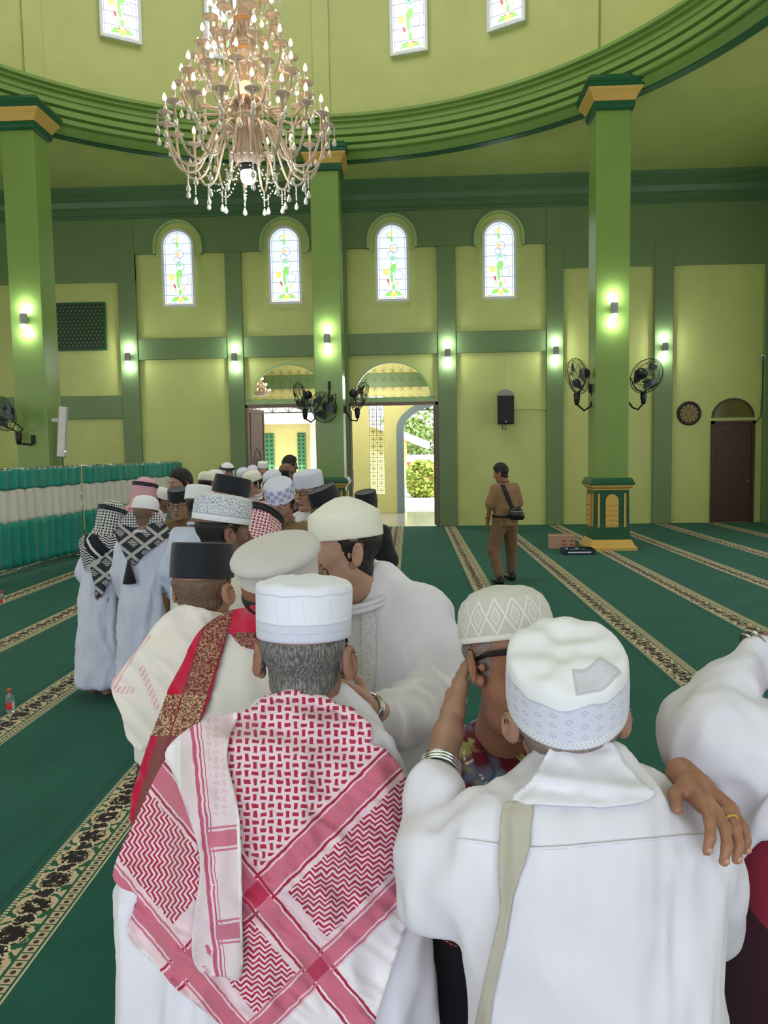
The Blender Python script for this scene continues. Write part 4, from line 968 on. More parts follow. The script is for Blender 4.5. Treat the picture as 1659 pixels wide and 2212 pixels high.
def put_head(root, base, pos, Bm, sc, h, skinc, hair='black', style='short', smile=False, face=True, glasses=False, brows=True, capped=True):
    """face details; returns the head mesh in world space to be welded into the body mesh"""
    V, F = head_mesh(h, smile)
    if style: 
        P, F2 = hair_shell(h, style, .014 if style == 'full' else .007, style != 'full' and capped); mk('hair', tf(P, Bm, pos, sc), F2, HAIR[hair], root, base)
    if face:
        for s_ in (-1, 1):
            e = M().ball((s_*.032, .0835, .0185), (.0125, .0105, .0055), 10, 6); eo = mk('eye', tf(e.v, Bm, pos, sc), e.f, EYEW, root, base)
            e = M().ball((s_*.032, .0905, .0185), (.0055, .0045, .005), 8, 5); mk('iris', tf(e.v, Bm, pos, sc), e.f, IRIS, eo, base)
            if brows:
                e = M().tube([(s_*.014, .095, .041), (s_*.03, .0945, .047), (s_*.048, .082, .043)], [.0035, .004, .002], 6); mk('eyebrow', tf(e.v, Bm, pos, sc), e.f, HAIR[hair if hair != 'stubble' else 'black'], root, base)
        w = .028 if smile else .021
        e = M().tube([(-w, .086, -.049+(.004 if smile else 0)), (-w*.45, .1005, -.053), (0, .1035, -.0535), (w*.45, .1005, -.053), (w, .086, -.049+(.004 if smile else 0))], [.002, .005, .0052, .005, .002], 6)
        e.tube([(-w*.9, .086, -.060), (-w*.4, .0975, -.066), (0, .099, -.067), (w*.4, .0975, -.066), (w*.9, .086, -.060)], [.002, .006, .0065, .006, .002], 6); mk('lips', tf(e.v, Bm, pos, sc), e.f, LIP, root, base)
        if smile:
            e = M().ball((0, .093, -.0585), (w*.8, .008, .006), 10, 5); mk('teeth', tf(e.v, Bm, pos, sc), e.f, TOOTH, root, base)
    if glasses:
        g = M()
        for s_ in (-1, 1):
            g.tube([(s_*.034+.024*math.cos(q)*(1 if abs(math.cos(q)) < .9 else 1), .106-.012*abs(math.cos(q)) if s_*math.cos(q) > 0 else .106, .014+.017*math.sin(q)) for q in np.linspace(0, 2*PI, 17)], .0022, 5, False)
            g.tube([(s_*.058, .096, .02), (s_*.078, .06, .02), (s_*.088, -.01, .015)], .0024, 5)
        g.tube([(-.01, .108, .018), (0, .112, .022), (.01, .108, .018)], .002, 5); mk('glasses', tf(g.v, Bm, pos, sc), g.f, GLASSF, root, base)
    return tf(V, Bm, pos, sc), F
# ------------------------------------------------------------------ headwear, in head space
def cap_mesh(kind, n=48):
    """closed cloth cap; returns verts, faces, uv (u around from the back, v by height)"""
    if kind == 'peci': prof = [(1.0, .0), (1.005, .02), (.99, .06), (.965, .098), (.955, .103), (.90, .106), (.80, .1045), (.4, .101), (0, .100)]; rx, ry = .092, .109
    elif kind == 'kufi': prof = [(1.0, .0), (1.01, .015), (1.005, .05), (.985, .082), (.95, .094), (.85, .102), (.6, .107), (.3, .108), (0, .108)]; rx, ry = .0935, .109
    elif kind == 'tall': prof = [(.99, .0), (1.0, .02), (1.01, .06), (1.015, .092), (1.0, .100), (.93, .106), (.7, .112), (.4, .116), (0, .117)]; rx, ry = .0935, .109
    elif kind == 'peak': prof = [(1.0, .0), (1.005, .02), (.995, .045), (.97, .066), (.955, .071), (.80, .083), (.5, .103), (.2, .117), (0, .119)]; rx, ry = .0935, .109
    elif kind == 'beret': prof = [(.96, .0), (.98, .02), (1.0, .05), (1.06, .070), (1.14, .082), (1.14, .092), (1.05, .104), (.8, .112), (.4, .116), (0, .117)]; rx, ry = .093, .109
    else: prof = [(1.0, .0), (1.0, .02), (.985, .04), (.94, .065), (.84, .085), (.66, .100), (.4, .109), (.2, .112), (0, .113)]; rx, ry = .0925, .109
    P = []
    for i in range(len(prof)-1):
        for t in np.linspace(0, 1, 4)[:-1]: P.append((prof[i][0]*(1-t)+prof[i+1][0]*t, prof[i][1]*(1-t)+prof[i+1][1]*t))
    P.append(prof[-1]); P = [(P[0][0]*.965, P[0][1]+.012), (P[0][0]*.965, P[0][1])]+P
    V, F, U = [], [], []; k = len(P); arcl = 0
    for i in range(n+1):
        q = -PI/2+2*PI*i/n; arcl = 0
        for j, (r, z) in enumerate(P):
            if j: arcl += math.hypot((r-P[j-1][0])*.1, z-P[j-1][1])
            V.append((rx*r*math.cos(q), -.010+ry*r*math.sin(q), z)); U.append((i/n, max(arcl-.012, 0)/.1))
    for i in range(n):
        for j in range(k-1): F.append((i*k+j, (i+1)*k+j, (i+1)*k+j+1, i*k+j+1))
    return np.array(V), F, U
def put_cap(root, base, pos, Bm, sc, kind, mat, z0=.048, tilt=-6, grow=1.0, crush=0.0, name='cap', shift=0):
    V, F, U = cap_mesh(kind); V = V*np.array((grow, grow, 1))
    if crush:
        top = np.clip(V[:, 2]/.10, 0, 1); V[:, 2] += crush*top*pnoise(V*26+4)*.03; V[:, :2] *= (1+crush*.05*top*pnoise(V*20+9))[:, None]
    t = R_(tilt); R = np.array([[1, 0, 0], [0, math.cos(t), -math.sin(t)], [0, math.sin(t), math.cos(t)]])
    V = V@R.T+(0, shift, z0); o = mk(name, tf(V, Bm, pos, sc), F, mat, root, base, U); return o
# ================================================================== cloth patterns
def par(x): return (x*.5).frac().gt(.25)
def basket(m, x, y, c):
    """basket-weave dashes of a keffiyeh: lying and standing dashes in turn"""
    i, j = x/c, y/c; p = par(i.floor()+j.floor()); fx = (i.frac()-.5).abs(); fy = (j.frac()-.5).abs()
    a = fx.lt(.40)*fy.lt(.23); b = fx.lt(.22)*fy.lt(.42); return a*(1-p)+b*p
def zig(x, y, wave, pitch, duty=.5): return ((y+(x/wave).tri(1.0)*wave*.8)/pitch).frac().lt(duty)
def capmat(name, base, fn=None, rough=.85):
    m = Mat(name, rgb(*base), rough, .2); m.b.inputs['Sheen Weight'].default_value = .2; u, v, _ = m.xyz('UV')
    if fn: fn(m, u, v)
    m.bump(m.noise(420, 2), .25, .002); m.bump(m.noise(22, 3), .3, .006); return m.m
def band(m, e, col, up=.4): m.mix(e, col); m.bump(e*1.0, up, .0025)
def f_herring(m, u, v):
    z = ((u*110).tri(.5)*.5+v*6.5); st = (z*2.2).frac().lt(.45); zone = v.within(.06, .36)
    k = ((u*110+v.within(.2, .36)*v*26-v.within(.06, .2)*v*26)).frac().lt(.4)
    band(m, zone*k, rgb(176, 182, 206)); band(m, v.within(.355, .385), rgb(200, 204, 224)); band(m, v.within(.03, .055), rgb(196, 200, 222)); band(m, v.within(.205, .225), rgb(196, 200, 222))
    band(m, v.within(.9, .93), rgb(206, 210, 226)); band(m, ((u*22+v*.5).frac().lt(.05))*v.within(.4, .9), rgb(220, 223, 236), .3)
def f_diamond(m, u, v):
    a = ((u*16).frac()-.5).abs()*2; b = ((v-.52)/.36); d = a+b.abs(); zone = v.within(.16, .90)
    band(m, zone*d.within(.92, 1.10), rgb(238, 236, 228), .8); band(m, zone*d.within(.42, .56), rgb(232, 230, 222), .8); band(m, zone*d.within(.15, .22), rgb(228, 226, 218), .6); band(m, v.lt(.15), rgb(236, 234, 226), .5)
def f_diagold(m, u, v):
    zone = v.within(.2, .78); x = u*26; y = v*5.2; a = (x.frac()-.5).abs()+((y+par(x.floor())*.5).frac()-.5).abs()
    m.mix(zone, rgb(218, 220, 236)); band(m, zone*a.within(.17, .27), rgb(186, 190, 214), .8); band(m, v.within(.775, .81), rgb(196, 200, 220)); k = (u*90+(v*14).tri(1)*1.0).frac().lt(.4); band(m, v.within(.03, .19)*k, rgb(200, 204, 222))
    # stitched patch on the crown
    p = (u-.08).abs(); e = v.within(1.02, 1.42)*p.lt(.085); e2 = v.within(1.07, 1.37)*p.lt(.068); m.mix(e, rgb(228, 228, 234)); band(m, e*(1-e2), rgb(196, 198, 208), .8); band(m, e2*((v*34+(u*120).tri(1)).frac().lt(.45)), rgb(190, 192, 204), .7)
def f_scrib(m, u, v):
    n = m.noise(9, 2, .5, m.vec(u*9, v*1.3)); e = ((n*26).sin()).gt(.35)*v.gt(.30)*v.lt(1.0); band(m, e, rgb(140, 148, 164), .6); n = m.noise(14, 1, .5, m.vec(u*7, v*1.5)); band(m, ((n*30).sin()).gt(.6)*v.gt(1.0), rgb(160, 168, 182), .5); band(m, v.within(.26, .31), rgb(176, 180, 194)); band(m, v.within(.10, .12), rgb(206, 208, 216))
def f_check(m, u, v):
    k = par((u*22).floor()+(v*4).floor()); band(m, k*v.within(.25, 1.0), rgb(164, 162, 202), .2); 
def f_star(m, u, v):
    p = ((u-.5).abs()*6); band(m, (p*p+(v-.5)*(v-.5)*8).lt(.05), rgb(60, 60, 66), 0)
CAPS = dict(herring=capmat('white_cap_herringbone', (232, 234, 246), f_herring), diamond=capmat('grey_white_cap_diamonds', (206, 204, 196), f_diamond), diagold=capmat('white_cap_stitched', (236, 236, 240), f_diagold), scrib=capmat('white_cap_embroidered', (228, 230, 236), f_scrib),
    check=capmat('lavender_check_cap', (214, 214, 236), f_check), white=capmat('plain_white_cap', (232, 233, 236)), cream=capmat('cream_cap', (228, 228, 212)), lav=capmat('pale_lavender_cap', (212, 214, 234)), felt=capmat('light_grey_felt', (204, 200, 196)), black=capmat('black_velvet_peci', (34, 36, 44), None, .7), star=capmat('white_cap_star', (226, 226, 222), f_star))
WHITE = cloth('white_cotton', rgb(236, 234, 244)); LAVW = cloth('blue_white_cotton', rgb(216, 220, 240)); CREAMC = cloth('cream_cotton', rgb(236, 232, 222)); KHAKI = cloth('khaki_drill', rgb(142, 112, 80)); KHAKI2 = cloth('brown_khaki', rgb(120, 92, 70)); DARKC = cloth('charcoal_cloth', rgb(44, 44, 50)); MARC = cloth('maroon_cloth', rgb(138, 36, 58)); OLIVE = cloth('olive_drab_shirt', rgb(134, 112, 76)); GREYC = cloth('grey_green_cloth', rgb(96, 108, 100)); BEIGE = cloth('beige_canvas', rgb(192, 186, 172))
PALEB = cloth('pale_blue_shirt', rgb(206, 214, 240))
# ================================================================== figures
def hand_field(W, fw, nrm, side, h, curl=.35, L=1.0, spread=.16, thumb=.9, stub=.05):
    fw = np.array(fw, float); fw /= np.linalg.norm(fw); nrm = np.array(nrm, float); nrm -= fw*(nrm@fw); nrm /= np.linalg.norm(nrm); lat = np.cross(fw, nrm)*side; W = np.array(W, float)
    f = Field(W-.21*L, W+.21*L, h)
    f.cap(W-fw*stub*L, W+fw*.01*L, .027*L, .025*L, .01); f.cap(W+fw*.02*L+lat*.014*L, W+fw*.075*L+lat*.024*L, .020*L, .017*L, .014); f.cap(W+fw*.02*L-lat*.012*L, W+fw*.072*L-lat*.026*L, .019*L, .015*L, .014)
    tips = []; hand_field.mid = []
    for i, (o, ln, r) in enumerate(((.030, .074, .0092), (.010, .082, .0095), (-.011, .076, .009), (-.030, .060, .008))):
        p = W+fw*(.085-.004*abs(i-1))*L+lat*o*L; d = fw+lat*spread*(1.5-i)*.5; d /= np.linalg.norm(d); a = curl*.6
        for sg, k in ((.42, 0), (.32, 1), (.26, 2)):
            dd = d*math.cos(a)-nrm*math.sin(a); q = p+dd*ln*sg*L*1.05; f.cap(p, q, r*L*(1-.07*k), r*L*(.96-.08*k), .005); hand_field.mid += [((p+q)/2, dd, r*L)] if k == 0 else []; p = q; a += curl
        tips.append((p, dd, nrm*math.cos(a-curl)+d*math.sin(a-curl)))
    p = W+fw*.022*L+lat*.026*L; d = fw*.75+lat*thumb-nrm*.25; d /= np.linalg.norm(d)
    q = p+d*.042*L; f.cap(p, q, .0135*L, .011*L, .01); d2 = fw*.95+lat*.3-nrm*.3; d2 /= np.linalg.norm(d2); q2 = q+d2*.036*L; f.cap(q, q2, .011*L, .0085*L, .005)
    V, F = f.mesh(); return V, F, tips
def merge(parts):
    V, F, o = [], [], 0
    for v, f in parts: V.append(v); F.append(np.asarray(f)+o); o += len(v)
    return np.concatenate(V), np.concatenate(F)
def gfield(V0, V1, h): return Field(np.minimum(V0, V1), np.maximum(V0, V1), h)
ALLP = []
def person(label, px, py, D, face, head_dir, robe=WHITE, cap=None, capmat_=None, skinc=(158, 112, 84), hair='black', style='short', lean=0.0, sc=1.0, h=.0065, g=.018, roll=0.0, smile=False, facial=True, glasses=False,
           arms=None, pose='down', hem=.12, wide=1.0, shorts=None, folds_amp=.04, bald=False, capz=.048, captilt=-6, grow=1.0, hands=True, collar=True, rootz=0.0, robe_name='robe', brim=True, nohem=False, stride=None):
    Bm = basis(face, R_(roll)); off = np.array((0, -.010, .048 if brim else 0)); pos = at(px, py, D)-Bm@(off*sc)
    hd = np.array((head_dir[0], head_dir[1], 0.0)); hd /= np.linalg.norm(hd); rt = np.array((hd[1], -hd[0], 0.0)); ph = R_(lean); T = hd*math.sin(ph)+np.array((0, 0, math.cos(ph)))
    N = pos+(Bm@np.array((0, -.04, -.15)))*sc*.6+(-T*.165+hd*-.03)*.4*sc; s_ = N[2]/(.92+.52*math.cos(ph)); pel = N-T*.52*s_
    base = np.array((pel[0], pel[1], 0)); root = thing('person', tuple(base), label, 'person', 'men greeting each other')
    S_ = {k: N-T*.055*s_+rt*k*.165*s_*wide for k in (-1, 1)}; EW = {}
    for k in (-1, 1):
        if arms and k in arms: EW[k] = tuple(np.array(a) for a in arms[k])
        elif pose == 'fwd': e = S_[k]+(hd*.13+rt*k*.07-np.array((0, 0, .20)))*s_; EW[k] = (e, e+(hd*.22-rt*k*.06+np.array((0, 0, .04)))*s_)
        else: e = S_[k]+(hd*.02+rt*k*.07)*s_-T*.26*s_; EW[k] = (e, e+(hd*.09-rt*k*.01)*s_+np.array((0, 0, -.21))*s_)
    # body: one mesh with head, trunk, limbs, hands and feet
    lo = np.minimum.reduce([base-(.5, .5, 0), N-.5]+[w-.1 for e, w in EW.values()]); hi = np.maximum.reduce([base+(.5, .5, 0), N+.15]+[w+.1 for e, w in EW.values()]); lo[2] = 0
    f = Field(lo, hi, max(g, .016)); an = math.atan2(-hd[0], hd[1])
    def C(t): return pel+T*.52*s_*t
    tr = [(C(t)[2], C(t)[0], C(t)[1], rx*s_, ry*s_) for t, rx, ry in ((-.12, .15, .11), (.0, .155, .115), (.3, .14, .10), (.6, .155, .11), (.85, .165, .10), (.95, .12, .08), (1.02, .06, .06))]
    f.loft(tr, an, .03)
    for k in (-1, 1):
        e, w = EW[k]; f.cap(S_[k], e, .05*s_, .04*s_, .03); f.cap(e, w, .04*s_, .028*s_, .02)
        hip = pel+rt*k*.085*s_; sd, fo = stride[k] if stride else (.09, -.03); kn = base+rt*k*sd*s_+hd*(fo*.3+.04)+np.array((0, 0, .48*s_)); ank = base+rt*k*sd*s_+hd*fo+np.array((0, 0, .08)); f.cap(hip, kn, .08*s_, .055*s_, .04); f.cap(kn, ank, .055*s_, .036, .02); f.cap(ank-(0, 0, .035), ank+hd*.15-(0, 0, .045), .036, .028, .02)
    f.cap(N-T*.06, pos+Bm@np.array((0, -.03, -.10))*sc, .055*sc, .052*sc, .03)
    P = [f.mesh()]; P.append(put_head(root, base, pos, Bm, sc, h, skinc, hair, style, smile, facial, glasses))
    if hands:
        for k in (-1, 1):
            e, w = EW[k]; fw = w-e; nr = -hd if pose != 'down' else rt*k; hv, hf, _ = hand_field(w+fw/np.linalg.norm(fw)*.02, fw, nr+np.array((0, 0, .3)), k if pose != 'down' else -k, .007); P.append((hv, hf))
    V, F = merge(P); mk('body', V, F, skin(skinc), root, base)
    # robe or shirt
    lo2 = lo.copy(); f = Field(lo2, hi, g); zh = hem*s_
    rows = [(C(t)[2], C(t)[0], C(t)[1], rx*s_*wide, ry*s_*wide) for t, rx, ry in ((.0, .185, .145), (.3, .175, .135), (.6, .185, .135), (.85, .19, .12), (.93, .15, .10), (1.0, .078, .072), (1.05, .066, .066))]
    if nohem: rows = [(C(-.15)[2], C(-.15)[0], C(-.15)[1], .19*s_*wide, .15*s_*wide)]+rows
    else: rows = [(zh, base[0], base[1], .235*s_*wide, .19*s_), (.5*s_, base[0], base[1], .215*s_*wide, .17*s_)]+rows
    f.loft(rows, an, .03)
    for k in (-1, 1):
        e, w = EW[k]; en = e+(w-e)*.93 if shorts is None else e-(e-S_[k])*.12
        f.cap(S_[k]-(rt*k*.02)*s_, e if shorts is None else en, .082*s_, .07*s_ if shorts is None else .075*s_, .05)
        if shorts is None: f.cap(e, en, .07*s_, .056*s_, .03)
    V, F = f.mesh(); zz = V[:, 2]
    V = folds(V, F, folds_amp, 9, (1, 1, .30), len(ALLP), True, np.clip(.45+.8*(N[2]-zz)/N[2], .3, 1.2)); o = mk(robe_name, V, F, robe, root, base)
    if collar:
        c = M().tube([N+T*.045*s_+(rt*math.cos(q)*.062+hd*math.sin(q)*.062)*sc-T*.012*math.sin(q) for q in np.linspace(0, 2*PI, 21)], .012, 6, False); mk('collar', c.v, c.f, robe, root, base)
    if cap: put_cap(root, base, pos, Bm, sc, cap, CAPS[capmat_], capz, captilt, grow)
    info = dict(root=root, base=base, N=N, T=T, hd=hd, rt=rt, pos=pos, Bm=Bm, S=S_, EW=EW, s=s_, V=V, F=F, pel=pel, sc=sc); ALLP.append(info); return info
# ------------------------------------------------------------------ drapery traced on the photograph and laid on the wearer
def bvh(*VF):
    V, F = merge(VF); return BVHTree.FromPolygons(V.tolist(), F.tolist())
def smooth_closed(pts, n=3):
    P = np.array(pts, float); out = []
    for i in range(len(P)):
        p0, p1, p2, p3 = P[i-1], P[i], P[(i+1) % len(P)], P[(i+2) % len(P)]
        for t in np.linspace(0, 1, n, endpoint=False): out.append(.5*((2*p1)+(-p0+p2)*t+(2*p0-5*p1+4*p2-p3)*t*t+(-p0+3*p1-3*p2+p3)*t**3))
    return np.array(out)
def drape(name, outline, tree, mat, root, base, step=10, off=.012, fold=None, tension=12, thick=.003, soft=True, uvs=100.0, lift=None, Dmax=40.0):
    """a sheet with the outline seen in the photograph, lying on what carries it, with its own thickness"""
    O = smooth_closed(outline, 3) if soft else np.array(outline, float); pts = []
    for i in range(len(O)):
        a, b = O[i], O[(i+1) % len(O)]; k = max(1, int(np.linalg.norm(b-a)/step))
        for t in range(k): pts.append(a+(b-a)*t/k)
    nb = len(pts); B = np.array(pts)
    gx_, gy_ = np.meshgrid(np.arange(B[:, 0].min(), B[:, 0].max(), step), np.arange(B[:, 1].min(), B[:, 1].max(), step)); G = np.stack([gx_.ravel(), gy_.ravel()], 1); G[:, 0] += ((np.round(G[:, 1]/step) % 2)*.5)*step
    ins = np.zeros(len(G), bool); j = nb-1
    for i in range(nb):
        xi, yi = B[i]; xj, yj = B[j]; c = ((yi > G[:, 1]) != (yj > G[:, 1])); 
        with np.errstate(divide='ignore', invalid='ignore'): c &= G[:, 0] < (xj-xi)*(G[:, 1]-yi)/(yj-yi)+xi
        ins ^= c; j = i
    G = G[ins]; dm = np.array([np.min(np.abs(B-p).sum(1)) for p in G]) if len(G) else np.zeros(0); G = G[dm > step*.6]
    A = np.concatenate([B, G]); vs, es, fs, *_ = delaunay_2d_cdt([Vector(p) for p in A.tolist()], [(i, (i+1) % nb) for i in range(nb)], [], 1, 1e-4)
    A = np.array([(v.x, v.y) for v in vs]); n = len(A); D = np.full(n, np.nan); co = Vector(CAM)
    for i, p in enumerate(A):
        d = Vector(ray(*p)); L = d.length; hit = tree.ray_cast(co, d/L, 30.0)
        if hit[0] is not None and hit[3]/L < Dmax: D[i] = hit[3]/L
    E = np.array(sorted({tuple(sorted((f[a], f[(a+1) % len(f)]))) for f in fs for a in range(len(f))})); hitm = ~np.isnan(D); D0 = D.copy()
    def nav(x, w):
        s1 = np.zeros(n); c1 = np.zeros(n); np.add.at(s1, E[:, 0], (x*w)[E[:, 1]]); np.add.at(s1, E[:, 1], (x*w)[E[:, 0]]); np.add.at(c1, E[:, 0], w[E[:, 1]]); np.add.at(c1, E[:, 1], w[E[:, 0]]); return s1, c1
    w = hitm.astype(float); x = np.where(hitm, D, 0)
    for _ in range(200):
        if w.min() > 0: break
        s1, c1 = nav(x, w); new = (w == 0) & (c1 > 0); x[new] = s1[new]/c1[new]; w[new] = 1
    D = x; one = np.ones(n)
    for _ in range(tension):
        s1, c1 = nav(D, one); a = s1/np.maximum(c1, 1); D = np.where(hitm, np.minimum(a*.6+D*.4, D0), a)
    D = D-off
    if fold is not None: D = D-fold(A)
    V = np.array([CAM+ray(*A[i])*D[i] for i in range(n)]); uv = A/uvs
    # faces wound towards the camera
    F = [tuple(f) if (lambda q: (q[1][0]-q[0][0])*(q[2][1]-q[0][1])-(q[1][1]-q[0][1])*(q[2][0]-q[0][0]))([A[k] for k in f[:3]]) < 0 else tuple(f)[::-1] for f in fs]
    o = mk(name, V, F, mat, root, base, uv.tolist()); so = o.modifiers.new('thickness', 'SOLIDIFY'); so.thickness = thick; so.offset = -1
    return o, V, np.array([(f[0], f[1], f[2], f[2]) for f in F])
def n2(A, sx, sy, rot=0, seed=0):
    c, s_ = math.cos(rot), math.sin(rot); x = A[:, 0]*c+A[:, 1]*s_; y = -A[:, 0]*s_+A[:, 1]*c
    return pnoise(np.stack([x/sx, y/sy, np.full(len(A), seed*3.7)], 1))
def wr(A, sx, sy, rot=0, seed=0): return .5-np.abs(n2(A, sx, sy, rot, seed))*1.8
def rows_px(rows): 
    """(py, left px, right px, world y, half depth) -> loft rows"""
    out = []
    for y, a, b, Y, ry in rows:
        p, q = onY(a, y, Y), onY(b, y, Y); out.append(((p[2]+q[2])/2, (p[0]+q[0])/2, Y, abs(q[0]-p[0])/2, ry))
    return out
def figure(label, foot):
    base = np.array((foot[0], foot[1], 0.0)); return thing('person', tuple(base), label, 'person', 'men greeting each other'), base
# ================================================================== the men in front
BATIK = Mat('maroon_batik', rgb(104, 26, 38), .75, .25); f = BATIK.noise(9, 3, .5); BATIK.mix(((f-.50)*9).clamp(), rgb(120, 142, 170)); f = BATIK.noise(13, 3, .5, None, .6); BATIK.mix(((f-.56)*12).clamp(), rgb(158, 156, 96)); f = BATIK.noise(7, 2); BATIK.mix(((f-.60)*12).clamp(), rgb(40, 34, 46))
x, y, z = BATIK.xyz(); w_ = BATIK.noise(11, 2); ch_ = ((x*1.0+z*.8+w_*.25)*9).frac(); dot = ((z-x*.6)*110).frac().lt(.62); BATIK.mix(ch_.within(.44, .53)*dot*(w_.gt(.47)), rgb(230, 214, 190)); BATIK = BATIK.m
# red and white chequered shawl, laid out in photograph units (1 unit = 100 px of weave as it hangs)
def keff_front():
    m = Mat('red_white_keffiyeh', rgb(232, 206, 214), .85, .2); m.b.inputs['Sheen Weight'].default_value = .2; u, v, _ = m.xyz('UV')
    px = u*100-556; py = v*100-1899; RED = rgb(172, 44, 74); PINK = rgb(206, 112, 134); WHT = rgb(236, 230, 234)
    wob = m.noise(3.5, 2, .5, m.vec(u, v)); wb = (wob-.5)*9
    al = (px*.77-py*.637)/-.995+wb; be = (py*-.712-px*.702)/-.995+wb
    hz = al.lt(-14)*be.lt(-14); m.mix(hz*basket(m, u*100+wb, v*100+wb, 17.5), RED)
    ch1 = al.lt(-34)*be.within(66, 196); m.mix(ch1*zig(al*-.707+be*.707, al*.707+be*.707, 13, 11.5, .52), RED)
    ch2 = al.within(66, 190)*be.within(40, 205); m.mix(ch2*zig(al*-.707+be*.707, al*.707+be*.707, 13, 11.5, .52), RED)
    ch3 = al.within(60, 205)*be.lt(-60); m.mix(ch3*zig(al*.707+be*.707, al*-.707+be*.707, 13, 11.5, .52), RED)
    m.mix(be.gt(262), WHT); m.mix(al.gt(285), WHT)
    for q in (be, al):
        for a, b, c in ((-8, -2, RED), (2, 44, PINK), (48, 54, RED)): m.mix(q.within(a, b), c)
    for q, o in ((be, 206), (al, 214)):
        for a, b in ((0, 5), (9, 42), (46, 51)): m.mix(q.within(o+a, o+b), PINK)
    m.mix(be.within(2, 44)*al.within(2, 44), rgb(186, 52, 84)); m.mix(be.within(215, 248)*al.within(2, 44), rgb(186, 60, 90))
    m.bump(m.noise(160, 2, .5, m.vec(u, v)), .2, .003); return m.m
KEFF = keff_front()
def keff_flap():
    m = Mat('sheer_pink_keffiyeh_end', rgb(226, 208, 214), .85, .2); u, v, _ = m.xyz('UV'); px = u*100; py = v*100; sl = px-(py-1600)*.10
    wb = (m.noise(3, 2, .5, m.vec(u, v))-.5)*10; m.mix(px.lt(390+0)*1.0, rgb(234, 230, 232)); PINK = rgb(196, 92, 120)
    e = sl+wb
    for a, b in ((414, 422), (427, 431), (436, 438)): m.mix(e.within(a, b), PINK)
    for o in (1788, 1990): 
        for a, b in ((0, 5), (10, 44), (49, 54)): m.mix((py+wb*.6+(px-450)*.12).within(o+a, o+b)*e.gt(426), rgb(204, 120, 142))
    m.mix(((basket(m, px, py, 17)))*e.within(445, 480)*py.lt(1760), rgb(222, 190, 200)); m.mix((px-((py-1600)*.03)).gt(506), rgb(238, 232, 234)); m.bump(m.noise(160, 2, .5, m.vec(u, v)), .15, .003); return m.m
FLAPM = keff_flap()
def trunk(P, rows, ang, sc=.84):
    f_ = Field((min(r[1]-r[3] for r in rows)-.05, min(r[2]-r[4] for r in rows)-.05, 0), (max(r[1]+r[3] for r in rows)+.05, max(r[2]+r[4] for r in rows)+.05, max(r[0] for r in rows)+.1), .02)
    f_.loft([(z, cx, cy, rx*sc, ry*sc) for z, cx, cy, rx, ry in rows], ang, .03); P.append(f_.mesh())
def limb(f_, pts, rs, k=.03):
    for i in range(len(pts)-1): f_.cap(pts[i], pts[i+1], rs[i], rs[i+1], k)
def near_person(label, rows, head, Y, cloth_mat, cloth_name='robe', gh=.011, sleeves=(), skins=(), skinc=(164, 122, 100), hair='black', style='short', facial=True, cap=None, glasses=False, fa=.014, fs=8, fst=(1, 1, .35), seed=1, hem_z=None, extra_hands=(), legs=None, roll=0, cutz=None, smile=False):
    """rows: px rows of the outer garment; head: (px,py,D,face,scale)"""
    R = rows_px(rows); hx, hy, D, face, sc = head; Bm = basis(face, R_(roll)); pos = at(hx, hy, D)-Bm@(np.array((0, -.01, .048))*sc)
    zmin = min(r[0] for r in R); bx = [r for r in R if r[0] == zmin][0]; root, base = figure(label, (bx[1], Y)); P = []
    low = max(zmin, .02) if legs is None else legs
    trunk(P, [r for r in R], YAW)
    f_ = Field((base[0]-.4, base[1]-.4, 0), (base[0]+.4, base[1]+.4, 1.0), .02)
    for k in (-1, 1): limb(f_, [(base[0]+k*.09, Y, .85), (base[0]+k*.1, Y+.02, .45), (base[0]+k*.1, Y-.02, .07)], [.075, .055, .04]); f_.cap((base[0]+k*.1, Y-.03, .035), (base[0]+k*.1, Y+.14, .03), .035, .028, .02)
    P.append(f_.mesh()); P.append(put_head(root, base, pos, Bm, sc, .0042, skinc, hair, style, smile, facial, glasses))
    top = max(R, key=lambda r: r[0]); nk = pos+Bm@np.array((0, -.04, -.13))*sc
    lo = np.minimum(nk, (top[1], top[2], top[0]-.08))-.12; hi = np.maximum(nk, (top[1], top[2], top[0]))+.12; f_ = Field(lo, hi, .01); f_.cap(nk+Bm@np.array((0, .01, .05))*sc, (top[1], top[2], top[0]-.10), .053*sc, .062, .03); P.append(f_.mesh())
    for pts, rs in skins:
        A = np.array(pts); m_ = max(rs)+.03; f_ = Field(A.min(0)-m_, A.max(0)+m_, .007); limb(f_, pts, rs, .02); P.append(f_.mesh())
    for hv in extra_hands: P.append(hv)
    V, F = merge(P); mk('body', V, F, skin(skinc), root, base); BV, BF = V, F
    A = [np.array(p) for s_ in sleeves for p in s_[0]]; m_ = .14
    lo = np.minimum.reduce([np.array((min(r[1]-r[3] for r in R), min(r[2]-r[4] for r in R), min(r[0] for r in R)))]+[a-m_ for a in A])-.02; hi = np.maximum.reduce([np.array((max(r[1]+r[3] for r in R), max(r[2]+r[4] for r in R), max(r[0] for r in R)))]+[a+m_ for a in A])+.02; lo[2] = max(lo[2], .01)
    f_ = Field(lo, hi, gh); f_.loft(R, YAW, .03)
    for pts, rs in sleeves: limb(f_, pts, rs, .045)
    GV, GF = f_.mesh(); GV = folds(GV, GF, fa, fs, fst, seed); GV = relax(GV, GF, 1, .3); mk(cloth_name, GV, GF, cloth_mat, root, base)
    return dict(root=root, base=base, pos=pos, Bm=Bm, sc=sc, V=GV, F=GF, R=R, BV=BV, BF=BF)
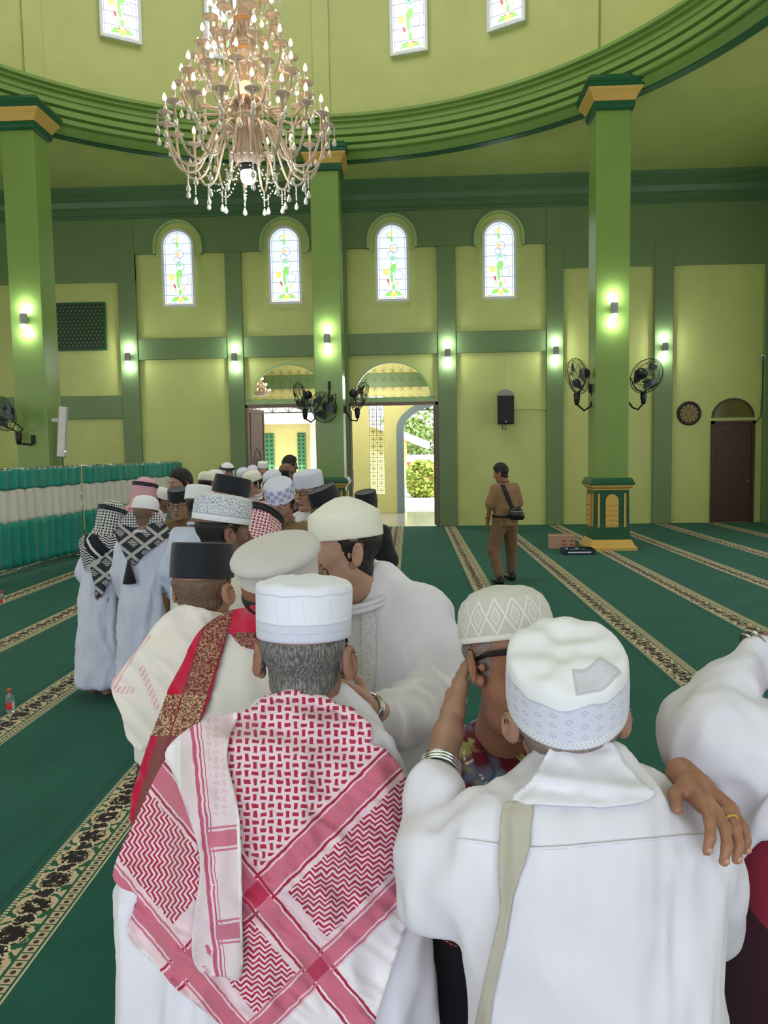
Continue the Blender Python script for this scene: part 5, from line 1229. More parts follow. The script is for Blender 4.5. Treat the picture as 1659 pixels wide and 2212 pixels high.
# ---- man in the red and white shawl, back to us
p1 = near_person('old man with grey hair, white cap and red-white checkered shawl, back to the camera',
    [(1502, 612, 742, 1.53, .055), (1545, 545, 792, 1.52, .09), (1600, 425, 832, 1.51, .12), (1660, 356, 866, 1.50, .13), (1740, 322, 892, 1.50, .135), (1830, 296, 900, 1.50, .14), (1920, 270, 902, 1.50, .14), (2020, 264, 912, 1.50, .145), (2120, 260, 930, 1.50, .15), (2212, 258, 938, 1.50, .155), (2500, 265, 945, 1.50, .16), (3000, 290, 930, 1.50, .16)],
    (657, 1374, 1.56, (.04, 1, -.04), 1.0), 1.5, WHITE, hair='grey', facial=False, skinc=(160, 118, 98), fa=.045, fs=8, fst=(1, 1, .22), seed=2, roll=1)
put_cap(p1['root'], p1['base'], p1['pos'], p1['Bm'], 1.0, 'tall', CAPS['herring'], .050, -2, 1.0, .25)
t1 = bvh((p1['V'], p1['F']), (p1['BV'], p1['BF']))
def fold1(A):
    r = np.clip((1680-A[:, 1])/160, 0, 1); hor = 1.5*np.sin((A[:, 1]-.25*(A[:, 0]-650)+14*n2(A, 90, 60, 0, 3))/13.5)*.009*r
    return hor+.028*wr(A, 120, 34, R_(40), 1)*np.clip((A[:, 1]-1600)/200, .2, 1)+.006*n2(A, 60, 140, R_(15), 5)
SH1 = [(580, 1500), (640, 1498), (705, 1515), (785, 1555), (800, 1605), (835, 1620), (872, 1668), (896, 1722), (908, 1785), (903, 1845), (893, 1905), (888, 1972), (850, 2080), (822, 2168), (800, 2235), (760, 2300), (600, 2290), (480, 2215), (400, 2150), (335, 2085), (278, 2026), (284, 1980), (296, 1935), (262, 1918), (243, 1890), (262, 1830), (285, 1788), (318, 1715), (345, 1660), (360, 1640), (400, 1600), (490, 1550), (540, 1530)]
_, s1v, s1f = drape('checkered_shawl', SH1, t1, KEFF, p1['root'], p1['base'], 9, .014, fold1, 14)
rl = M(); pts_ = [(548, 1552), (566, 1524), (590, 1506), (640, 1501), (700, 1516), (750, 1538), (784, 1560), (800, 1600)]     # rolled edge of the shawl around the neck
tr_ = bvh((p1['V'], p1['F']), (p1['BV'], p1['BF']), (s1v, s1f)); pp_ = []
for a_, b_ in pts_:
    d_ = Vector(ray(a_, b_+6)); L_ = d_.length; h_ = tr_.ray_cast(Vector(CAM), d_/L_, 9.0); pp_.append(at(a_, b_, (h_[3]/L_ if h_[0] is not None else 1.47)-.006))
pp_ = [pp_[0]]+[pp_[i]*(1-t)+pp_[i+1]*t for i in range(len(pp_)-1) for t in (.25, .5, .75, 1)]
rl.tube(pp_, [.010+.003*math.sin(i*1.3) for i in range(len(pp_))], 10); RV = np.array(rl.v); rl.uv = np.stack([((RV-CAM)@cr/((RV-CAM)@cf)*FPX+IW/2)/100, (IH/2-(RV-CAM)@cu/((RV-CAM)@cf)*FPX)/100], 1).tolist()
mk('shawl_rolled_edge', rl.v, rl.f, KEFF, p1['root'], p1['base'], rl.uv)
ta = bvh((p1['V'], p1['F']), (s1v, s1f))
FL1 = [(512, 1538), (496, 1590), (490, 1635), (503, 1700), (516, 1767), (521, 1870), (523, 1978), (522, 2110), (480, 2110), (437, 2104), (416, 2066), (417, 1991), (432, 1900), (430, 1833), (412, 1780), (393, 1723), (372, 1668), (356, 1628), (385, 1590), (440, 1556)]
drape('shawl_end', FL1, ta, FLAPM, p1['root'], p1['base'], 9, .012, lambda A: .012*np.sin((A[:, 0]+.08*A[:, 1])/17.0)*np.clip((A[:, 1]-1650)/150, 0, 1)+.006*wr(A, 50, 200, R_(-8), 8), 10)

# ---- man in white with a beige strap, bowed, back to us
el = onY(946, 1942, 1.25); cu_ = at(940, 1705, 1.38); wr_ = at(966, 1590, 1.52)
hv, hf, tips2 = hand_field(at(976, 1552, 1.56), at(1000, 1425, 1.67)-at(976, 1552, 1.56), (-.90, -.40, .1), -1, .0045, .14, .98, .05, .4)
p2 = near_person('man with stitched white cap, white shirt and beige shoulder strap, back to the camera',
    [(1608, 1200, 1330, 1.25, .06), (1650, 1168, 1368, 1.24, .078), (1700, 1110, 1436, 1.23, .105), (1742, 1044, 1497, 1.23, .12), (1790, 1004, 1543, 1.23, .13), (1860, 990, 1558, 1.23, .135), (1960, 988, 1564, 1.23, .14), (2060, 1000, 1570, 1.23, .145), (2212, 1017, 1578, 1.23, .15), (2500, 1015, 1584, 1.23, .15), (3000, 1035, 1565, 1.23, .15), (3450, 1060, 1540, 1.23, .15)],
    (1224, 1512, 1.31, (.03, .90, .42), 1.03), 1.23, WHITE, 'shirt', .009,
    sleeves=[([onY(1040, 1810, 1.22), onY(985, 1880, 1.23), el, at(933, 1840, 1.31), cu_], [.062, .054, .045, .042, .041]), ([onY(1510, 1840, 1.25), onY(1520, 1990, 1.45)], [.065, .06])],
    skins=[([cu_, wr_, at(976, 1552, 1.56)], [.034, .027, .025])], extra_hands=[(hv, hf)], hair='salt', facial=False, skinc=(174, 134, 112), fa=.032, fs=8, fst=(1, 1, .25), seed=5, roll=-4)
put_cap(p2['root'], p2['base'], p2['pos'], p2['Bm'], 1.03, 'kufi', CAPS['diagold'], .045, -3, 1.02, .6)
t2 = bvh((p2['V'], p2['F'])); B2 = (p2['root'], p2['base'])
drape('shirt_collar', [(1106, 1728), (1148, 1685), (1180, 1630), (1204, 1604), (1262, 1596), (1322, 1604), (1348, 1645), (1385, 1685), (1418, 1718), (1370, 1735), (1290, 1742), (1200, 1738)], t2, WHITE, *B2, 8, .012, lambda A: .006*wr(A, 90, 30, R_(12), 2)+.010*np.exp(-((A[:, 1]-1690-.12*(A[:, 0]-1260))/14)**2), 10, .004)
drape('yoke_seam', [(1002, 1812), (1150, 1830), (1300, 1820), (1520, 1800), (1520, 1805), (1300, 1826), (1150, 1837), (1002, 1818)], t2, WHITE, *B2, 6, .004, None, 2, .002)
bag = thing('shoulder_bag', tuple(p2['base']), 'beige canvas shoulder bag strap across the white shirt of the bowed man', 'bag')
o, sv, sf = drape('strap', [(1086, 1740), (1118, 1732), (1149, 1735), (1146, 1790), (1142, 1831), (1126, 1885), (1106, 1937), (1096, 2000), (1088, 2050), (1074, 2120), (1062, 2178), (1050, 2260), (1018, 2260), (1030, 2190), (1052, 2090), (1068, 2020), (1079, 1966), (1076, 1900), (1077, 1826)], t2, BEIGE, bag, p2['base'], 7, .008, lambda A: .003*wr(A, 30, 60, 0, 3), 6, .004)
bq = at(1180, 2330, 1.55); bevel(M().box(bq-(.12, .02, .14), bq+(.12, .10, .14)).obj('pouch', BEIGE, bag, base=p2['base']), .02)
bd = M(); c0 = at(950, 1665, 1.42); ax = wr_-cu_; ax /= np.linalg.norm(ax); e1 = np.cross(ax, (0, 1, 0)); e1 /= np.linalg.norm(e1); e2 = np.cross(ax, e1)
for dz in (-.008, 0, .008): bd.tube([c0+ax*dz+(e1*math.cos(q)+e2*math.sin(q))*.0375 for q in np.linspace(0, 2*PI, 29)], .004, 6, False)
mk('wrist_watch_band', bd.v, bd.f, CHROME, *B2)
# ---- man with dark glasses embraced by him
sh2 = t2
def surf(tree, px, py, lift=0.0):
    d = Vector(ray(px, py)); L = d.length; h_ = tree.ray_cast(Vector(CAM), d/L, 20.0); return at(px, py, h_[3]/L-lift) if h_[0] is not None else None
w3 = at(1496, 1716, 1.22); kn = surf(t2, 1532, 1775, .02); fwv = at(1545, 1850, 1.10)-w3
w3 = surf(t2, 1508, 1735, .018); xs_ = onY(1508, 1750, 1.20)[0]; zt_ = max(t2.ray_cast(Vector((xs_+k_*.02, 1.20, 2.0)), Vector((0, 0, -1)), 1.5)[0][2] for k_ in (-2, -1, 0, 1)); w3 = np.array((xs_, 1.232, zt_+.012)); fwv = np.array((.22, -1, -.12))
hv3, hf3, tips3 = hand_field(w3, fwv, (.35, .1, 1), 1, .0042, .50, .95, .22, 1.0, .03); ringp = hand_field.mid[2]
p3 = near_person('man with black glasses, diamond-patterned white cap and maroon batik shirt, held in an embrace',
    [(1555, 1035, 1105, 1.72, .05), (1585, 978, 1150, 1.71, .08), (1630, 915, 1205, 1.70, .105), (1700, 885, 1240, 1.70, .115), (1800, 876, 1260, 1.70, .12), (1900, 872, 1260, 1.70, .125), (1985, 875, 1255, 1.70, .125)],
    (1094, 1380, 1.63, (.56, -.74, .24), 1.0), 1.7, BATIK, 'batik_shirt', .011, sleeves=[([onY(1205, 1730, 1.70), onY(1330, 1810, 1.62)], [.07, .06])],
    skins=[([onY(1330, 1810, 1.62), onY(1440, 1800, 1.44), w3], [.04, .035, .026])], extra_hands=[(hv3, hf3)], hair='salt', facial=True, skinc=(166, 118, 92), fa=.010, seed=9, roll=-4)
put_cap(p3['root'], p3['base'], p3['pos'], p3['Bm'], 1.0, 'dome', CAPS['diamond'], .046, 0, 1.0, .3)
g = M()
for s_ in (-1, 1):
    g.tube([(s_*.060, .098, .022), (s_*.076, .075, .024), (s_*.083, .02, .022), (s_*.084, -.02, .012)], [.0075, .0075, .006, .004], 6)
    g.tube([(s_*.034+.027*math.cos(q), .107-.008*(abs(math.cos(q))), .016+.019*math.sin(q)) for q in np.linspace(0, 2*PI, 17)], .004, 6, False)
g.tube([(-.01, .108, .02), (.01, .108, .02)], .003, 5); mk('glasses', tf(g.v, p3['Bm'], p3['pos']), g.f, GLASSF, p3['root'], p3['base'])
f_ = Field(onY(900, 2800, 1.7)*[1, 0, 0]+np.array((-.1, 1.5, 0.01)), onY(1280, 1900, 1.7)*[1, 0, 0]+np.array((.1, 1.9, 1.0)), .015)
for a in (960, 1170): limb(f_, [onY(a, 1960, 1.7), onY(a, 2350, 1.7), onY(a, 2780, 1.7)], [.10, .085, .07])
GV, GF = f_.mesh(); mk('trousers', folds(GV, GF, .01, 8, seed=3), GF, DARKC, p3['root'], p3['base'])
t3 = bvh((p3['V'], p3['F'])); LAPEL = BATIK
drape('shirt_lapel', [(1012, 1560), (1030, 1590), (1055, 1640), (1068, 1665), (1048, 1690), (1030, 1665), (1018, 1620), (1005, 1580)], t3, BATIK, p3['root'], p3['base'], 7, .012, None, 4, .004)
q = tips3[1]; rg = M(); c0, ax, rr = ringp; e1 = np.cross(ax, (1, 0, 0)); e1 /= np.linalg.norm(e1); e2 = np.cross(ax, e1); rg.tube([c0+(e1*math.cos(q)+e2*math.sin(q))*(rr+.0012) for q in np.linspace(0, 2*PI, 17)], .002, 6, False); rg.ball(c0+e2*(rr+.002) if e2[1] < 0 else c0-e2*(rr+.002), .0045, 8, 5); mk('finger_ring', rg.v, rg.f, GOLD, p3['root'], p3['base'])
NAIL = plain('fingernail', rgb(196, 150, 128), .3)
for p_, d_, n_ in tips3: g = M().ball(p_+n_*.006-d_*.003, (.005, .005, .005), 8, 5); mk('fingernail', g.v, g.f, NAIL, p3['root'], p3['base'])
# ---- white-sleeved man cut by the right edge, elbow raised
wq4 = at(1640, 1412, 1.66)
hv4, hf4, _ = hand_field(at(1680, 1385, 1.70), (1, .1, .3), (0, -.6, .8), 1, .006, .3)
p4 = near_person('man at the right edge in white shirt over maroon, elbow raised with silver bangles',
    [(1500, 1700, 1800, 1.55, .06), (1560, 1640, 1880, 1.55, .09), (1640, 1590, 1920, 1.54, .12), (1760, 1580, 1940, 1.53, .13), (1900, 1573, 1940, 1.52, .135), (2035, 1569, 1940, 1.52, .135)],
    (1790, 1370, 1.60, (-.3, .9, -.1), 1.0), 1.52, MARC, 'maroon_tunic', .013, skins=[([at(1600, 1450, 1.62), wq4, at(1680, 1385, 1.70)], [.034, .028, .026])], extra_hands=[(hv4, hf4)], facial=False, fa=.02, seed=12)
f_ = Field(np.array((.45, 1.2, .8)), np.array((1.4, 1.95, 1.75)), .010)
limb(f_, [at(1634, 1420, 1.655), at(1575, 1475, 1.60), at(1522, 1555, 1.54), at(1522, 1590, 1.53)], [.034, .043, .060, .066], .03); limb(f_, [at(1522, 1588, 1.53), at(1600, 1625, 1.53), at(1690, 1640, 1.53)], [.070, .080, .10], .04)
f_.loft(rows_px([(1580, 1620, 1900, 1.53, .12), (1640, 1568, 1930, 1.52, .14), (1700, 1556, 1950, 1.51, .15), (1800, 1552, 1950, 1.51, .155), (1850, 1558, 1950, 1.51, .155)]), YAW, .03)
GV, GF = f_.mesh(); prj = (GV-CAM)@cr/((GV-CAM)@cf)*FPX+IW/2; pry = IH/2-(GV-CAM)@cu/((GV-CAM)@cf)*FPX
GV = folds(GV, GF, .045, 9, (.6, 1, .5), 14); lf_ = np.clip((prj-1575)/85, 0, 1)*np.clip((pry-1700)/150, 0, 1); GV[:, 2] += .10*lf_*lf_*(3-2*lf_); GV = relax(GV, GF, 2, .5); mk('white_shirt', GV, GF, WHITE, p4['root'], p4['base'])
put_cap(p4['root'], p4['base'], p4['pos'], p4['Bm'], 1.0, 'kufi', CAPS['white'], .048, -4, 1.0)
g = M()
for dd, rr in ((0, .040), (.014, .041)):
    c0 = at(1628, 1408, 1.66)+np.array((dd, 0, dd*.4)); ax = np.array((.9, .1, .42)); ax /= np.linalg.norm(ax); e1 = np.cross(ax, (0, 1, 0)); e1 /= np.linalg.norm(e1); e2 = np.cross(ax, e1); g.tube([c0+(e1*math.cos(q)+e2*math.sin(q))*rr for q in np.linspace(0, 2*PI, 29)], .004, 6, False)
mk('bangles', g.v, g.f, CHROME, p4['root'], p4['base'])
f_ = Field(np.array((.6, 1.3, 0.01)), np.array((1.3, 1.75, 1.05)), .015)
for k in (0, 1): limb(f_, [onY(1640+k*170, 2010, 1.53), onY(1645+k*160, 2400, 1.53), onY(1650+k*150, 2950, 1.53)], [.12, .10, .08])
GV, GF = f_.mesh(); mk('trousers', folds(GV, GF, .01, 8, seed=4), GF, cloth('dark_plum_cloth', rgb(52, 26, 34)), p4['root'], p4['base'])
# ---- cream-capped man in white tunic, profile to the left
hv6, hf6, _ = hand_field(at(792, 1530, 1.87), at(735, 1505, 1.74)-at(792, 1530, 1.87), (.2, -.9, .4), 1, .006, .35)
p6 = near_person('man in cream peaked cap and white tunic leaning left to embrace, metal watch on wrist',
    [(1222, 778, 838, 2.34, .06), (1250, 768, 872, 2.34, .09), (1295, 762, 935, 2.33, .115), (1360, 758, 955, 2.32, .13), (1450, 755, 962, 2.32, .135), (1560, 752, 958, 2.32, .14), (1700, 750, 952, 2.32, .14), (2000, 748, 948, 2.32, .15), (2320, 745, 950, 2.32, .15)],
    (748, 1158, 2.28, (-.92, -.30, -.03), 1.0), 2.32, WHITE, 'tunic', .011,
    sleeves=[([onY(915, 1330, 2.28), onY(938, 1420, 2.22), onY(935, 1500, 2.14), at(880, 1545, 2.04), at(828, 1556, 1.95)], [.085, .078, .073, .064, .058])],
    skins=[([at(850, 1550, 1.99), at(800, 1535, 1.885), at(790, 1528, 1.87)], [.036, .028, .027])], extra_hands=[(hv6, hf6)], skinc=(188, 148, 128), fa=.038, fs=9, fst=(1, 1, .4), seed=21, roll=3)
put_cap(p6['root'], p6['base'], p6['pos'], p6['Bm'], 1.0, 'peak', CAPS['cream'], .044, -2, 1.0)
EMB = Mat('white_embroidery', rgb(226, 226, 230), .8); x, y, z = EMB.xyz(); vv_ = EMB.voronoi(120); EMB.mix(vv_.lt(.3), rgb(204, 206, 212)); EMB.bump(vv_, .8, .004); EMB = EMB.m
t6 = bvh((p6['V'], p6['F'])); drape('embroidered_placket', [(782, 1300), (808, 1310), (812, 1400), (806, 1500), (782, 1500), (778, 1400)], t6, EMB, p6['root'], p6['base'], 8, .004, None, 3, .003)
st_ = M(); nb_ = p6['pos']+np.array((.05, -.01, -.155)); 
for dz, r_ in ((0, .070), (.014, .066)): st_.tube([nb_+np.array((math.cos(q)*r_, math.sin(q)*r_, dz+.016*math.cos(q))) for q in np.linspace(0, 2*PI, 25)], .008, 6, False)
mk('stand_collar', st_.v, st_.f, WHITE, p6['root'], p6['base'])
c0 = at(798, 1530, 1.885); ax = at(850, 1550, 1.99)-at(790, 1528, 1.87); ax /= np.linalg.norm(ax); e1 = np.cross(ax, (0, 0, 1)); e1 /= np.linalg.norm(e1); e2 = np.cross(ax, e1); wt = M()
for dz in (-.007, 0, .007): wt.tube([c0+ax*dz+(e1*math.cos(q)+e2*math.sin(q))*.034 for q in np.linspace(0, 2*PI, 25)], .004, 6, False)
wo = mk('watch_band', wt.v, wt.f, CHROME, p6['root'], p6['base']); fc = c0+np.array((-.006, -.036, -.005)); wt = M().tube([fc, fc+(-.003, -.008, 0)], .017, 18); mk('watch_case', wt.v, wt.f, CHROME, wo, p6['base']); wt = M().tube([fc+(-.003, -.008, 0), fc+(-.0033, -.009, 0)], .014, 18); mk('watch_dial', wt.v, wt.f, LABW, wo, p6['base'])
# ---- grey-capped man with the red paisley scarf
p7 = near_person('man in grey felt cap and cream shirt with red paisley scarf, being kissed',
    [(1312, 525, 605, 1.98, .06), (1345, 480, 650, 1.98, .09), (1400, 430, 690, 1.98, .12), (1480, 392, 700, 1.98, .13), (1560, 362, 700, 1.98, .135), (1650, 332, 700, 1.98, .14), (1750, 318, 690, 1.98, .14), (1900, 315, 680, 1.98, .14), (2200, 330, 680, 1.98, .15), (2540, 350, 660, 1.98, .15)],
    (606, 1256, 1.93, (.66, .60, .34), 1.0), 1.98, CREAMC, 'shirt', .012, skinc=(140, 96, 72), facial=True, glasses=True, fa=.03, seed=31, roll=10)
put_cap(p7['root'], p7['base'], p7['pos'], p7['Bm'], 1.0, 'beret', CAPS['felt'], .035, -4, .93)
def paisley():
    m = Mat('red_paisley_scarf', rgb(196, 30, 66), .8, .2); m.b.inputs['Sheen Weight'].default_value = .25; u, v, _ = m.xyz('UV'); px, py = u*100, v*100
    ax_ = px+(py-1345)*.31-470; n_ = m.noise(9, 2, .5, m.vec(u, v)); zone = ax_.within(-30, 26); m.mix(zone, rgb(112, 44, 44)); m.mix(zone*((n_*30).sin().gt(.35)), rgb(176, 132, 104)); m.mix(zone*m.voronoi(7, m.vec(u, v)).lt(.12), rgb(206, 150, 120))
    z2 = py.gt(1590)*ax_.within(-52, 4); m.mix(z2, rgb(136, 70, 70)); z3 = py.within(1500, 1590)*ax_.within(-75, 26); m.mix(z3, rgb(120, 62, 52)); m.mix(z3*((n_*34).sin().gt(.1)), rgb(204, 172, 136)); m.mix(ax_.abs().within(26, 29), rgb(150, 30, 60))
    nk = py.within(1366, 1400)*px.gt(505); m.mix(nk, rgb(110, 46, 46)); m.mix(nk*((n_*34).sin().gt(.3)), rgb(168, 128, 104)); m.bump(m.noise(120, 2, .5, m.vec(u, v)), .2, .003); return m.m
PAIS = paisley(); t7 = bvh((p7['V'], p7['F']), (p7['BV'], p7['BF']))
drape('red_scarf', [(600, 1300), (560, 1308), (500, 1318), (450, 1345), (418, 1380), (395, 1430), (368, 1480), (345, 1540), (318, 1610), (296, 1680), (283, 1720), (284, 1790), (310, 1790), (330, 1740), (350, 1690), (385, 1620), (415, 1580), (440, 1540), (462, 1470), (478, 1410), (492, 1362), (520, 1395), (560, 1402), (600, 1400)], t7, PAIS, p7['root'], p7['base'], 8, .016, lambda A: .022*wr(A, 24, 150, R_(-20), 4)+.006*n2(A, 60, 60, 0, 2), 12, .004)
# ---- black peci man with cream shawl
p8 = near_person('man with cropped hair, black peci and cream shawl with pink border, from behind',
    [(1312, 400, 478, 2.44, .06), (1335, 375, 520, 2.43, .085), (1375, 335, 560, 2.42, .115), (1440, 300, 590, 2.42, .13), (1520, 285, 600, 2.42, .135), (1640, 298, 600, 2.42, .135)],
    (437, 1246, 2.40, (.26, .96, -.05), 1.0), 2.42, CREAMC, 'tunic', .012, skinc=(182, 136, 110), hair='stubble', facial=False, fa=.03, seed=41)
put_cap(p8['root'], p8['base'], p8['pos'], p8['Bm'], 1.0, 'peci', CAPS['black'], .046, -4, 1.0)
f_ = Field(np.array((-1.05, 2.2, 0.01)), np.array((-.3, 2.65, 1.1)), .016)
for a in (365, 500): limb(f_, [onY(a, 1620, 2.42), onY(a, 1950, 2.42), onY(a, 2250, 2.42)], [.10, .085, .07])
GV, GF = f_.mesh(); mk('trousers', GV, GF, DARKC, p8['root'], p8['base'])
def pinkshawl():
    m = Mat('cream_shawl_pink_border', rgb(236, 228, 220), .85, .2); u, v, _ = m.xyz('UV'); px, py = u*100, v*100; n_ = (m.noise(20, 2, .5, m.vec(u, v))-.5)*6
    def seg(ax_, ay, bx_, by, hw):
        L = math.hypot(bx_-ax_, by-ay); tx, ty = (bx_-ax_)/L, (by-ay)/L; t_ = (px-ax_)*tx+(py-ay)*ty; d_ = ((px-ax_)*-ty+(py-ay)*tx+n_).abs(); return d_.lt(hw)*t_.within(0, L)
    for s_ in ((322, 1372, 262, 1452, 5), (258, 1452, 246, 1488, 9), (246, 1488, 290, 1492, 8), (305, 1440, 340, 1530, 7)): m.mix(seg(*s_)*(((px*1.7+py)*.35).sin().gt(-.45))*.55, rgb(226, 150, 162)); 
    m.bump(m.noise(160, 2, .5, m.vec(u, v)), .2, .003); return m.m
t8 = bvh((p8['V'], p8['F']), (p8['BV'], p8['BF']))
drape('cream_shawl', [(398, 1306), (450, 1318), (510, 1335), (560, 1370), (560, 1480), (500, 1560), (420, 1590), (360, 1612), (302, 1622), (284, 1606), (272, 1590), (262, 1545), (239, 1484), (262, 1445), (300, 1398), (338, 1345), (372, 1316)], t8, pinkshawl(), p8['root'], p8['base'], 8, .018, lambda A: .030*wr(A, 26, 130, R_(-40), 6)+.010*n2(A, 70, 50, 0, 4), 14, .004)
# ================================================================== the crowd behind and the officer
def keff(name, dark, light, cell=.022):
    m = Mat(name, rgb(*light), .85, .2); u, v, _ = m.xyz('UV'); b = basket(m, u, v, cell); z_ = zig(u, v, cell, cell*.9, .5); low = v.lt(-.13); m.mix(b*(1-low), rgb(*dark)); m.mix(low*z_, rgb(*dark))
    st = (u*2.2+v*1.7).frac(); m.mix(low*st.within(.60, .86), rgb(*dark)); m.mix(low*st.within(.66, .70), rgb(*light)); m.mix(low*((u*2.2-v*1.7).frac().within(.7, .84)), tuple(x*.8 for x in rgb(*light)[:3])+(1,)); return m.m
KBW = keff('black_white_keffiyeh', (34, 36, 46), (208, 206, 206)); KRW = keff('red_white_keffiyeh_far', (170, 40, 74), (236, 214, 220), .016); KPK = keff('pale_pink_keffiyeh', (196, 110, 132), (226, 186, 198), .010)
def keff2():
    m = Mat('black_white_keffiyeh_corner', rgb(50, 52, 62), .85, .2); u, v, _ = m.xyz('UV'); px, py = u*270, v*270; up = (py+(px-290).abs()*.25).lt(1140); m.mix(up, rgb(206, 204, 204)); m.mix(up*basket(m, px, py, 5.6), rgb(36, 38, 46))
    lo_ = 1-up; a = px*.75+py; b = py-px*.8
    for q, s_ in ((a, 1.0), (b, 1.0)): m.mix(lo_*(q/44).frac().within(.0, .20), rgb(176, 174, 170))
    m.mix(lo_*((a/44).frac().within(.32, .78))*((b/44).frac().within(.28, .62))*zig(px, py, 3.2, 4.2, .5), rgb(196, 194, 192)); return m.m
KBW2 = keff2()
PINKSC = cloth('pale_pink_scarf', rgb(206, 176, 176))
def headscarf(i, mat, drop_=.30, agal=True, wide=1.0, name='headscarf'):
    P, Bm, sc = i['pos'], i['Bm'], i['sc']; dn = np.array((0, 0, -1.0)); bk = -i['hd']
    f_ = Field(P-.36, P+.22, .010)
    f_.ell(P+Bm@np.array((0, -.012, .055))*sc, (.098*sc, .112*sc, .102*sc), .03, rot=Bm)
    f_.ell(P+Bm@np.array((0, -.035, -.03))*sc, (.098*sc, .085*sc, .12*sc), .04, rot=Bm)
    N = i['N']; f_.cap(P+bk*.03+dn*.06, N+bk*.05+dn*.10, .09*sc, .13*wide, .06); f_.cap(N+bk*.04+dn*.04+i['rt']*.13, N+bk*.04+dn*.04-i['rt']*.13, .085, .085, .06); f_.cap(N+bk*.07+dn*.1, N+bk*.08+dn*drop_, .12*wide, .08, .06)
    f_.ell(P+Bm@np.array((0, .115, -.02))*sc, (.07*sc, .07*sc, .10*sc), .02, rot=Bm, cut=True)
    V, F = f_.mesh(); V = folds(V, F, .016, 12, (1, 1, .35), 3); q = (V-P)@Bm; uv = np.stack([np.arctan2(q[:, 0], -q[:, 1])*.11, q[:, 2]], 1)
    mk(name, V, F, mat, i['root'], i['base'], uv.tolist())
    if agal:
        g = M()
        for dz in (.075, .094): g.tube([P+Bm@(np.array((.102*math.cos(q), -.012+.117*math.sin(q), dz+.012*math.sin(q)*-1)))*sc for q in np.linspace(0, 2*PI, 25)], .009, 6, False)
        mk('agal_cord', g.v, g.f, CAPS['black'], i['root'], i['base'])
def scarf(i, mat, name='scarf', both=True):
    N, T, hd, rt = i['N'], i['T'], i['hd'], i['rt']; g = M()
    for k in (-1, 1): g.tube([N-hd*.07+T*.02, N+rt*k*.075-hd*.03+T*.01, N+rt*k*.10+hd*.09-T*.05, N+rt*k*.10+hd*.145-T*.22, N+rt*k*.09+hd*.15-T*.42], [.03, .034, .036, .036, .034], 8)
    mk(name, g.v, g.f, mat, i['root'], i['base'])
S1, S2, S3 = (158, 118, 98), (128, 94, 76), (182, 140, 118)
# mid-distance
person('dark-skinned man in white cap with grey swirl embroidery, behind the black peci', 478, 1128, 3.05, (.74, .64, -.08), (.7, .7), CREAMC, 'kufi', 'scrib', S2, h=.005, g=.014, grow=1.06)
person('man in ribbed white cap and pale blue shirt, seen from behind', 432, 1082, 5.5, (.25, .95, -.1), (.3, .95), PALEB, 'kufi', 'white', S2, lean=8, grow=1.08)
i = person('man in black and white checkered headscarf and long white robe at the far left', 243, 1112, 6.25, (.55, .80, -.25), (.4, .9), LAVW, None, None, S1, style=None, lean=14, wide=.92, folds_amp=.06); headscarf(i, KBW, .44)
tb = bvh((i['V'], i['F'])); q = i['root']
drape('headscarf_tail', [(212, 1150), (240, 1145), (262, 1160), (262, 1205), (252, 1235), (236, 1255), (222, 1285), (208, 1292), (203, 1262), (192, 1215), (184, 1180), (196, 1160)], tb, KBW2, q, i['base'], 4, .03, lambda A: .02*wr(A, 12, 50, R_(-25), 4), 8, .006, uvs=270)
def tassel(i, px, py, D, s_=1.0):
    c = at(px, py, D); g = M()
    for k in range(14): a = 2*PI*k/14; g.tube([c+(0, 0, .07*s_), c+np.array((math.cos(a)*.018, math.sin(a)*.018, .0))*s_, c+np.array((math.cos(a)*.032, math.sin(a)*.032, -.06))*s_], .007*s_, 5)
    mk('tassel', g.v, g.f, CAPS['black'], i['root'], i['base'])
tassel(i, 211, 1280, 6.1)
i = person('man in plain white cap, long white robe and black-white tasselled scarf on his back', 314, 1102, 6.0, (.30, .93, -.12), (.15, .98), LAVW, 'dome', 'white', S1, lean=6, hair='stubble', grow=1.04, hem=.07, folds_amp=.06)
tb = bvh((i['V'], i['F'])); g = drape('checkered_scarf', [(292, 1098), (320, 1104), (345, 1112), (366, 1150), (340, 1178), (318, 1192), (298, 1212), (290, 1222), (276, 1212), (262, 1186), (250, 1155), (258, 1128), (274, 1110)], tb, KBW2, i['root'], i['base'], 4, .03, lambda A: .014*wr(A, 16, 40, R_(30), 9), 8, .006, uvs=270)
tassel(i, 279, 1238, 5.8, 1.3)
i = person('man in pale pink headscarf with black cord behind the white-capped man', 314, 1056, 7.3, (.5, .8, -.1), (.4, .9), LAVW, None, None, S1, style=None); headscarf(i, KPK, .2)
person('man in small white cap with a dark star, facing right beside the pink headscarf', 352, 1074, 9.2, (.8, -.25, -.25), (.8, -.3), WHITE, 'dome', 'star', S2)
person('bareheaded man with neat black hair beside the curtain, face turned left', 392, 1050, 8.2, (-.62, -.70, -.05), (-.5, -.8), GREYC, None, None, S3, style='full', brim=False, sc=1.15)
person('smiling man with glasses and short black peci below the bareheaded man', 386, 1081, 7.0, (.05, -.97, -.12), (.1, -.95), KHAKI, 'peci', 'black', S3, glasses=True, smile=True, lean=4)
person('man in large black peci facing right, beside the cream-capped pink-scarf man', 498, 1068, 4.7, (.82, .50, -.12), (.7, .6), WHITE, 'peci', 'black', S1, grow=1.05)
i = person('bowed man in bright red-white checkered headscarf in the middle of the crowd', 562, 1134, 3.8, (.25, .82, -.52), (.3, .9), WHITE, None, None, S1, style=None, lean=28); headscarf(i, KRW, .2)
person('man with lavender checked cap and olive shirt, eyes lowered, facing the camera', 605, 1074, 5.0, (-.12, -.92, -.36), (-.1, -.95), OLIVE, 'kufi', 'check', S1, h=.0055, lean=6, grow=1.02)
